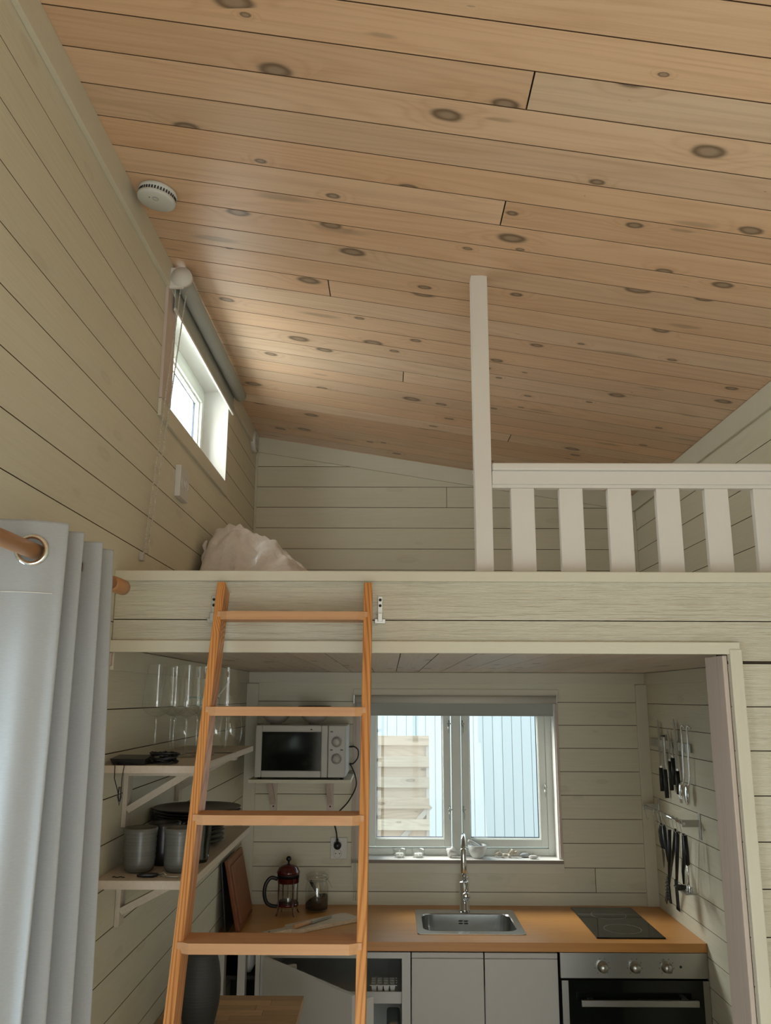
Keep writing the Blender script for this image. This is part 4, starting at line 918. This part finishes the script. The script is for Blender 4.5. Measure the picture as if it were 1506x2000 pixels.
solo('coffee_scoop', MB().tube([(cx - .032, cy - .005, 1.034), (cx - .018, cy - .005, 1.012), (cx + .012, cy - .004, .968)], [.006, .0075, .005], 10).ellip((cx + .018, cy - .004, .962), (.016, .014, .012), 12, 8), MT['black'], 'black scoop leaning inside the coffee jar', 'scoop', (cx, cy, .95))
# leaning cutting boards
t = thing('chopping_board', 'red-brown chopping board leaning on the left wall', 'chopping board', (-.66, 4.0, .9))
def lean(y0, y1, xb, xt, z0, z1, th_):
    a = Vector((xt - xb, 0, z1 - z0)); n_ = Vector((a.z, 0, -a.x)).normalized(); Lh = a.length / 2
    c_ = Vector(((xb + xt) / 2, (y0 + y1) / 2, (z0 + z1) / 2))
    return MB().obox(c_, a / 2, (0, (y1 - y0) / 2, 0), n_ * th_ / 2, .004)
part('panel', lean(3.83, 4.18, -.640, -.700, .9095, 1.190, .018), MT['cutred'], t)
part('groove', lean(3.86, 4.15, -.6375, -.6900, .930, 1.165, .0206), MT['cutred'], t)
solo('gap_shade_sheet', lean(3.80, 4.10, -.685, -.716, .9045, 1.185, .006), MT['black'], 'thin black sheet standing in for the shaded gap behind the chopping board', 'shade sheet', (-.70, 3.95, .9))  # black sheet added for the shade between leaning board and wall
# bread board and knife
t = thing('bread_board', 'pale wooden paddle board lying on the worktop', 'chopping board', (-.33, 3.96, .9))
A = Vector((-.52, 3.795, 0)); Bv = Vector((-.168, 4.098, 0)); dv = (Bv - A).normalized(); nv = Vector((-dv.y, dv.x, 0))
def bp_(s_, w_): return A + dv * s_ + nv * w_
LB = (Bv - A).length
outl = [(0, -.014), (.006, -.022), (.10, -.018), (.118, -.022), (.135, -.052), (LB - .02, -.060), (LB, -.045), (LB, .045), (LB - .02, .060), (.135, .052), (.118, .022), (.10, .018), (.006, .022), (0, .014)]
lo_ = [tuple(bp_(s_, w_)[:2]) + (.901,) for s_, w_ in outl]; hi_ = [(p[0], p[1], .9165) for p in lo_]
part('paddle', MB().loops([lo_, hi_], capa=True, capb=True), MT['cutpale'], t)
part('hang_hole', MB().lathe([(0, .9168), (.005, .9168), (.005, .9166)], tuple(bp_(.022, 0)[:2]) + (0,), n=12), MT['dark'], t)
t = thing('bread_knife', 'wooden handled knife lying on the pale paddle board', 'knife', (-.33, 3.95, .917))
A2 = Vector((-.405, 3.850, .9275)); B2 = Vector((-.250, 4.065, .9225)); d2 = (B2 - A2).normalized(); n2 = Vector((-d2.y, d2.x, 0))
part('handle', MB().tube([A2, A2 + d2 * .05, A2 + d2 * .105], [.0085, .0095, .0085], 10), MT['tread'], t)
q = [A2 + d2 * .105 - n2 * .012, A2 + d2 * .235 - n2 * .012, A2 + d2 * .262 + n2 * .006, A2 + d2 * .24 + n2 * .012, A2 + d2 * .105 + n2 * .012]
part('blade', MB().loops([[(p.x, p.y, .9190) for p in q], [(p.x, p.y, .9206) for p in q]], capa=True, capb=True), MT['steel'], t)

# ------------------------------------------------------------------ window sill items
ZS = 1.1105
for lab, x in (('glass tealight holder, left of the pair on the window sill', .050), ('glass tealight holder, right of the pair on the window sill', .142)):
    y = 4.395; t = thing('tealight_holder', lab, 'tealight holder', (x, y, ZS), group='tealight holders on the sill')
    part('glass_cup', MB().lathe([(0, .001), (.028, 0), (.033, .008), (.0325, .016), (.031, .026), (.034, .037), (.0325, .0375), (.0295, .027), (.031, .012), (.026, .005), (0, .005)], (x, y, ZS), n=28), MT['wine'], t)
    part('tealight', MB().lathe([(0, .0055), (.019, .0055), (.019, .0195), (.018, .019), (0, .018)], (x, y, ZS), n=20).lathe([(0, .018), (.0008, .018), (.0008, .029), (0, .029)], (x, y, ZS), n=6), MT['wax'], t)
def rock(name, lab, cat, c_, r_, mat, seed, amp=.15, grp=None):
    b = MB().ellip((0, 0, 0), r_, 20, 12)
    for v in b.b.verts: v.co *= 1 + amp * noise.noise(v.co * (1.2 / max(r_)) + Vector((seed, 0, 0)))
    mz = min(v.co.z for v in b.b.verts)
    for v in b.b.verts: v.co += Vector((c_[0], c_[1], c_[2] - mz))
    return solo(name, b, MT[mat], lab, cat, c_, grp)
rock('stone', 'angular pale stone on the sill left of the tap', 'stone', (.308, 4.40, ZS), (.026, .02, .021), 'pebble', 3, .5)
rock('pebble', 'grey rounded pebble on the sill, behind the flat white one', 'pebble', (.668, 4.41, ZS), (.024, .018, .0105), 'darkpebble', 5, .15)
rock('pebble', 'flat white pebble at the right end of the sill', 'pebble', (.704, 4.372, ZS), (.023, .013, .0085), 'pebble', 8, .1)
t = thing('mortar', 'white porcelain mortar on the sill right of the tap', 'mortar', (.433, 4.395, ZS))
part('cup', MB().lathe([(0, .001), (.024, 0), (.026, .004), (.034, .012), (.043, .032), (.047, .058), (.044, .060), (.040, .034), (.028, .012), (0, .009)], (.433, 4.395, ZS), n=32), MT['porc'], t)
solo('pestle', MB().tube([(.388, 4.375, ZS + .082), (.41, 4.382, ZS + .070), (.452, 4.394, ZS + .044)], [.007, .0085, .011], 12), MT['porc'], 'white pestle leaning in the porcelain mortar', 'pestle', (.43, 4.39, ZS + .04))
b = MB()
for P in (((.522, 4.40, .010), (.54, 4.41, .018), (.56, 4.405, .014), (.585, 4.40, .012), (.60, 4.41, .020), (.625, 4.405, .012)), ((.54, 4.41, .016), (.548, 4.40, .027)), ((.562, 4.40, .014), (.556, 4.385, .006)), ((.598, 4.41, .018), (.604, 4.40, .034), (.612, 4.395, .028)), ((.588, 4.40, .012), (.592, 4.385, .005)), ((.612, 4.405, .020), (.63, 4.395, .024))):
    b.tube([(p[0], p[1], ZS + p[2]) for p in P], [.0075 - .0006 * i for i in range(len(P))], 7)
for v in b.b.verts: v.co += Vector((noise.noise(v.co * 80), noise.noise(v.co * 80 + Vector((9, 0, 0))), noise.noise(v.co * 80 + Vector((0, 9, 0))))) * .004; v.co.z = max(v.co.z, ZS + .0003)
solo('driftwood', b, MT['coral'], 'knobbly bleached driftwood piece on the window sill', 'driftwood', (.575, 4.40, ZS))

# ------------------------------------------------------------------ knives and spoons on the right wall
XB = 1.300
t = thing('magnetic_knife_bar', 'dark steel knife bar on the right kitchen wall', 'knife bar', (XB - .007, 4.02, 1.667))
part('bar', MB().box((XB - .012, 3.745, 1.650), (XB - .001, 4.30, 1.687), .0015), MT['steel'], t)
XK = XB - .0145
def kblade(y, z0, z1, wd, tip=.03):      # blade in the yz plane, point up
    P_ = [(y - wd / 2, z0), (y + wd / 2, z0), (y + wd / 2, z1 - tip), (y + wd * .2, z1), (y - wd / 2, z1 - tip * 1.4)]
    return MB().loops([[(XK - .0010, p[0], p[1]) for p in P_], [(XK + .0010, p[0], p[1]) for p in P_]], capa=True, capb=True)
def khandle(y0, z0, y1, z1, w0=.009, w1=.010): return MB().tube([(XK, y0, z0), (XK, (y0 + y1) / 2, (z0 + z1) / 2), (XK, y1, z1)], [w0, (w0 + w1) / 2 + .001, w1], 8, flat=.7)
for lab, y, zt_, zm, zb_, wd in (('long kitchen knife at the far end of the knife bar', 4.15, 1.777, 1.560, 1.452, .026), ('middle pointed knife on the knife bar', 4.010, 1.742, 1.600, 1.470, .022), ('short knife with curved edge on the knife bar', 3.967, 1.700, 1.618, 1.498, .020), ('long knife beside the steel fork on the knife bar', 3.915, 1.788, 1.565, 1.463, .028)):
    t = thing('kitchen_knife', lab, 'knife', (XK, y, zb_), group='black handled knives on the bar')
    part('blade', kblade(y, zm, zt_, wd), MT['steel'], t); part('bolster', MB().box((XK - .005, y - .009, zm - .003), (XK + .005, y + .009, zm + .008), .001), MT['chrome'], t)
    part('handle', khandle(y, zm - .002, y - .002, zb_), MT['black'], t)
t = thing('fine_grater', 'narrow steel grater with black handle on the knife bar', 'grater', (XK, 4.085, 1.43))
part('grating_face', MB().box((XK - .002, 4.072, 1.565), (XK + .002, 4.104, 1.705), .001), MT['steel'], t)
b = MB()
for k in range(11): b.box((XK - .0035, 4.074, 1.60 + .009 * k), (XK - .002, 4.102, 1.603 + .009 * k))
part('teeth', b, MT['zinc'], t); part('wire_fork', MB().tube([(XK, 4.074, 1.572), (XK, 4.087, 1.550)], .0018, 6).tube([(XK, 4.102, 1.572), (XK, 4.089, 1.550)], .0018, 6), MT['zinc'], t)
part('handle', khandle(4.088, 1.555, 4.083, 1.428), MT['black'], t); part('end_cap', MB().box((XK - .006, 4.070, 1.702), (XK + .004, 4.106, 1.710), .001), MT['black'], t)
def server(name, lab, ytop, ybot, fork):
    t = thing(name, lab, 'serving spoon' if not fork else 'serving fork', (XK - .004, ybot, 1.43))
    X = XK - .004
    part('handle', MB().tube(crs([(X + .004, ytop - .022, 1.752), (X - .002, ytop - .012, 1.762), (X - .003, ytop + .002, 1.752), (X, ytop + .010, 1.70), (X, ytop + .018, 1.62), (X, ytop + .022, 1.54), (X - .004, ytop + .030, 1.512)], 4), .0042, 8), MT['chrome'], t)
    y = ybot + .0
    if fork:
        b = MB().ellip((X - .008, y - .008, 1.485), (.008, .020, .032), 16, 10)
        for dy in (-.014, -.005, .004, .013): b.tube([(X - .010, y - .008 + dy, 1.468), (X - .006, y - .004 + dy, 1.432)], [.003, .0012], 6)
        part('tines', b, MT['chrome'], t)
    else: part('bowl', MB().ellip((X - .008, y - .008, 1.475), (.009, .023, .042), 18, 12), MT['chrome'], t)
server('serving_fork', 'steel serving fork hanging left of the serving spoon', 3.800, 3.862, True)
server('serving_spoon', 'steel serving spoon nearest the opening on the knife bar', 3.728, 3.786, False)
# hook rail
XH = 1.232
t = thing('utensil_rail', 'steel hook rail below the knife bar on right wall', 'rail', (XH, 4.0, 1.37))
part('bar', MB().tube([(XH, 4.285, 1.372), (XH, 3.712, 1.367)], .006, 12), MT['chrome'], t)
for y in (4.262, 3.716):
    k_ = part('bracket', MB().box((XB - .004, y - .012, 1.303), (XB - .001, y + .012, 1.408), .0008).box((XH - .008, y - .0015, 1.353), (XB - .003, y + .0015, 1.382), .0005), MT['zinc'], t)
hk = [4.24, 4.10, 4.045, 3.995, 3.955, 3.895, 3.845, 3.795, 3.745]
for i, y in enumerate(hk):
    part('hook', MB().tube([(XH + .004, y, 1.377), (XH - .006, y, 1.380), (XH - .010, y - .003, 1.370), (XH - .008, y - .010, 1.345), (XH - .006, y - .016, 1.322), (XH - .002, y - .020, 1.314), (XH + .004, y - .016, 1.322)], .0013, 6), MT['zinc'], t)
def uten(name, lab, cat='utensil'): return thing(name, lab, cat, (XH, 3.9, 1.3), group='black utensils on the hook rail')
def tb(P, r_, flat=.6, n=8): return MB().tube([(XH + dx, y, z) for dx, y, z in P], r_, n, flat=flat)
t = uten('paring_server', 'black pointed cake server at the far end of the rail', 'cake server')
part('handle', tb([(0, 4.030, 1.322), (0, 4.044, 1.29), (0, 4.040, 1.245), (0, 4.026, 1.218)], [.007, .010, .008, .005]), MT['black'], t)
P_ = [(4.026, 1.225), (4.040, 1.205), (4.023, 1.135), (4.004, 1.195)]
part('blade', MB().loops([[(XH - .001, p[0], p[1]) for p in P_], [(XH + .001, p[0], p[1]) for p in P_]], capa=True, capb=True), MT['black'], t)
t = uten('can_opener', 'short stubby black handled opener second on the rail', 'opener')
part('handle', tb([(0, 3.985, 1.322), (.002, 3.992, 1.27), (0, 3.984, 1.222)], [.009, .012, .008]), MT['black'], t); part('blade', MB().box((XH - .001, 3.978, 1.200), (XH + .001, 3.992, 1.224), .0003), MT['zinc'], t)
t = uten('black_spoon', 'black plastic spoon behind the other hanging utensils', 'spoon')
part('handle', tb([(-.012, 3.948, 1.325), (-.012, 3.935, 1.25), (-.012, 3.918, 1.18)], [.008, .009, .005]), MT['black'], t); part('bowl', MB().ellip((XH - .012, 3.905, 1.15), (.006, .018, .034), 14, 8), MT['black'], t)
t = uten('long_tongs', 'long black spatula slanting down to the left', 'spatula')
part('handle', tb([(.014, 3.880, 1.322), (.014, 3.915, 1.23), (.014, 3.965, 1.15)], [.007, .008, .006]), MT['black'], t); part('blade', MB().obox((XH + .014, 4.018, 1.068), (.002, 0, 0), Vector((0, .053, -.085)), Vector((0, .010, .006))), MT['black'], t)
t = uten('pasta_server', 'black pasta server with a row of pegs', 'pasta server')
part('handle', tb([(-.024, 3.835, 1.325), (-.024, 3.855, 1.22), (-.024, 3.880, 1.12)], [.008, .009, .006]), MT['black'], t)
b = MB().obox((XH - .024, 3.892, 1.072), (.003, 0, 0), (0, .010, .0), (0, .008, .052))
for k in range(6): b.tube([(XH - .024, 3.905, 1.105 - .014 * k), (XH - .030, 3.925, 1.108 - .014 * k)], .0022, 5); b.tube([(XH - .024, 3.885, 1.105 - .014 * k), (XH - .040, 3.882, 1.105 - .014 * k)], .0022, 5)
part('pegged_head', b, MT['black'], t)
t = uten('slotted_turner', 'black slotted turner with the longest blade on the rail', 'turner')
part('handle', tb([(-.006, 3.782, 1.325), (-.006, 3.812, 1.22), (-.006, 3.838, 1.12)], [.008, .009, .006]), MT['black'], t)
b = MB()
for dy in (-.018, -.006, .006, .018): b.obox((XH - .006, 3.845 + dy * .8, 1.055), (.0015, 0, 0), (0, .0035, 0), (0, .003, .052))
b.box((XH - .0075, 3.822, 1.000), (XH - .0045, 3.864, 1.012)).box((XH - .0075, 3.826, 1.098), (XH - .0045, 3.866, 1.120)); part('slotted_blade', b, MT['black'], t)
t = uten('black_ladle', 'black ladle hanging second from the opening', 'ladle')
part('handle', tb([(0, 3.732, 1.325), (0, 3.742, 1.22), (0, 3.765, 1.17), (0, 3.768, 1.12)], [.007, .009, .007, .004]), MT['black'], t); part('bowl', MB().lathe([(0, -.020), (.018, -.016), (.028, 0), (.0265, 0), (.017, -.014), (0, -.018)], (XH - .012, 3.775, 1.112), n=20), MT['black'], t)
t = uten('potato_masher', 'steel masher with thick black handle nearest the opening', 'masher')
part('handle', tb([(-.002, 3.705, 1.322), (-.002, 3.700, 1.26), (-.002, 3.697, 1.208)], [.009, .0105, .010]), MT['black'], t)
part('shaft', MB().tube([(XH - .002, 3.697, 1.21), (XH - .002, 3.697, 1.13)], .004, 8), MT['chrome'], t)
part('mashing_head', MB().tube([(XH - .002 + .002 * math.sin(i * 2.0), 3.665 + .008 * i, 1.104 + .022 * abs(math.sin(i * 1.57 / 1))) for i in range(9)], .003, 6).box((XH - .030, 3.668, 1.098), (XH + .024, 3.728, 1.104), .001).tube([(XH - .002, 3.697, 1.135), (XH - .002, 3.672, 1.104)], .0025, 6).tube([(XH - .002, 3.697, 1.135), (XH - .002, 3.724, 1.104)], .0025, 6), MT['steel'], t)

# ------------------------------------------------------------------ bar table and vase
t = thing('bar_table', 'beech butcher-block table beside the left wall in front of fridge', 'table', (-.5, 2.6, 0))
TZ = .894
part('core', MB().box((XL + .003, 2.12, TZ - .026), (-.2875, 3.113, TZ - .0035)), MT['stave'], t)
random.seed(5); y = 2.118; i = 0
while y < 3.10:
    w_ = .0453; x = XL + .002; x -= 0
    first = random.uniform(.08, .24)
    while x < -.2865 - .001:
        Ls = first if first else random.uniform(.16, .30); first = None
        x1 = min(x + Ls, -.2865)
        if -.2865 - x1 < .05: x1 = -.2865
        place_board([(x, y), (x1, y), (x1, y + w_), (x, y + w_)], (0, 0, TZ), (1, 0, 0), (0, 1, 0), .0035, MT['stave'], t, 'stave'); x = x1
    y += w_
for x, y in ((-.70, 2.15), (-.32, 2.15), (-.70, 3.06), (-.32, 3.06)): part('leg', MB().box((x - .02, y - .02, 0), (x + .02, y + .02, TZ - .0265), .002), MT['cab'], t)
vx, vy = -.575, 2.80
solo('vase', MB().lathe([(0, .001), (.038, 0), (.043, .006), (.052, .040), (.059, .075), (.0625, .11), (.0615, .145), (.056, .185), (.048, .215), (.044, .224), (.040, .224), (.044, .212), (.050, .18), (.054, .14), (.054, .08), (.040, .02), (0, .012)], (vx, vy, TZ + .0005), n=40), MT['vase'], 'dark grey ringed pottery vase standing on the bar table', 'vase', (vx, vy, TZ))

# ------------------------------------------------------------------ loft: duvet, socket, vent
b = MB(); G = []; NX, NY = 40, 44
def dh(a, c):                                     # a across (0..1 left to right), c along y
    base = (math.sin(PI * min(1, max(0, c))) ** .45)
    prof = (max(0, min(1, a / .05)) ** .35) * (1 - max(0, (a - .18) / .82) ** 1.7)
    return .335 * base * max(0, prof)
for i in range(NX + 1):
    row = []
    for j in range(NY + 1):
        a, c = i / NX, j / NY
        p = Vector((XL + .022 + .52 * a, 2.97 + .60 * c, 0)); h = dh(a, c)
        h += (.030 * noise.noise(Vector((a * 7, c * 3, 1))) + .020 * abs(noise.noise(Vector((a * 9 - c * 5, c * 4, 9)))) + .018 * noise.noise(Vector((a * 22 + c * 6, c * 7, 4)))) * min(1, h * 8)
        row.append(b.b.verts.new((p.x + .012 * noise.noise(Vector((c * 8, a * 4, 7))) * (h > .02), p.y, 2.186 + max(0, h))))
    G.append(row)
for i in range(NX):
    for j in range(NY): b._f([G[i][j], G[i + 1][j], G[i + 1][j + 1], G[i][j + 1]], True)
lowr = [G[i][0] for i in range(NX + 1)] + [G[NX][j] for j in range(1, NY + 1)] + [G[i][NY] for i in range(NX - 1, -1, -1)] + [G[0][j] for j in range(NY - 1, 0, -1)]
b._f(lowr[::-1])
t = thing('duvet', 'rolled off-white duvet lying in the left corner of loft', 'duvet', (-.5, 3.0, 2.186))
part('cover', b, MT['duvet'], t)
part('ruffled_seam', MB().tube([(XL + .030 + .004 * math.sin(k * 1.3), 3.035 + .003 * k, 2.19 + .0105 * k) for k in range(26)], [.007 + .002 * math.sin(k * 1.7) for k in range(26)], 7), MT['duvet'], t)
t = thing('wall_socket', 'white double socket on the left wall under the high window', 'socket', (XL, 2.79, 2.59))
part('plate', MB().box((XL, 2.728, 2.535), (XL + .020, 2.848, 2.645), .003), MT['plastic'], t)
for y in (2.762, 2.815): part('outlet', MB().lathe([(.019, .0225), (.0175, .0225), (.0175, .019), (.019, .019)], (XL, y, 2.59), 'x', 20, closed=True), MT['plastic'], t)
t = thing('air_vent', 'small round white air vent high in the loft corner', 'vent', (XL, 4.215, 3.185))
part('collar', MB().lathe([(0, 0), (.058, 0), (.056, .022), (.050, .026), (.046, .018), (0, .014)], (XL, 4.215, 3.185), 'x', 28), MT['plastic'], t)
for k in range(6): part('louvre', MB().box((XL + .016, 4.178 + .003 * abs(k - 2.5), 3.152 + .012 * k), (XL + .026, 4.252 - .003 * abs(k - 2.5), 3.158 + .012 * k), .001), MT['plastic'], t)

# ------------------------------------------------------------------ outdoors: white building and slatted fence
t = thing('white_outbuilding', 'white boarded building wall seen through the sink window', 'building', (.7, 9.6, -.25))
part('wall_core', MB().box((-3.0, 9.62, -.25), (5.0, 9.9, 3.6)), MT['siding'], t)
sm = MB().box((0, 0, 0), (.101, .018, 3.8), .003).mesh('siding_board'); sm.materials.append(MT['siding'])
for k in range(75):
    o = link('siding_board', sm, t); o.location = Vector((-3.0 + .1062 * k, 9.602, -.24)) - t.location
t = thing('slatted_fence', 'weathered wooden slat screen outside the sink window', 'fence', (.12, 7.72, -.25))
part('post', MB().box((-.155, 7.69, -.25), (-.105, 7.78, 1.575), .003), MT['fence'], t)
part('post_cap', MB().box((-.150, 7.685, 1.575), (-.100, 7.785, 1.590), .002), MT['rawx'], t)
fz = [(1.462, 1.546), (1.279, 1.370), (1.104, 1.195), (.929, 1.021), (.751, .843), (.57, .665), (.39, .485), (.21, .305), (.03, .125)]
for z0, z1 in fz: place_board([(-.104, z0), (.350, z0), (.350, z1), (-.104, z1)], (0, 7.70, 0), (1, 0, 0), (0, 0, 1), .02, MT['fence'], t, 'slat')
for (a0, a1), (b0, b1) in zip(fz[:-1], fz[1:]): place_board([(-.104, b1 - .012), (.350, b1 - .012), (.350, a0 + .012), (-.104, a0 + .012)], (0, 7.748, 0), (1, 0, 0), (0, 0, 1), .02, MT['fence'], t, 'slat')
for x in (-.104, .322): part('upright', MB().box((x, 7.722, -.2), (x + .028, 7.746, 1.54), .002), MT['rawx'], t)
part('brace', MB().obox((.05, 7.735, .62), Vector((.31, 0, .33)), (0, .010, 0), Vector((-.015, 0, .015))), MT['rawx'], t)
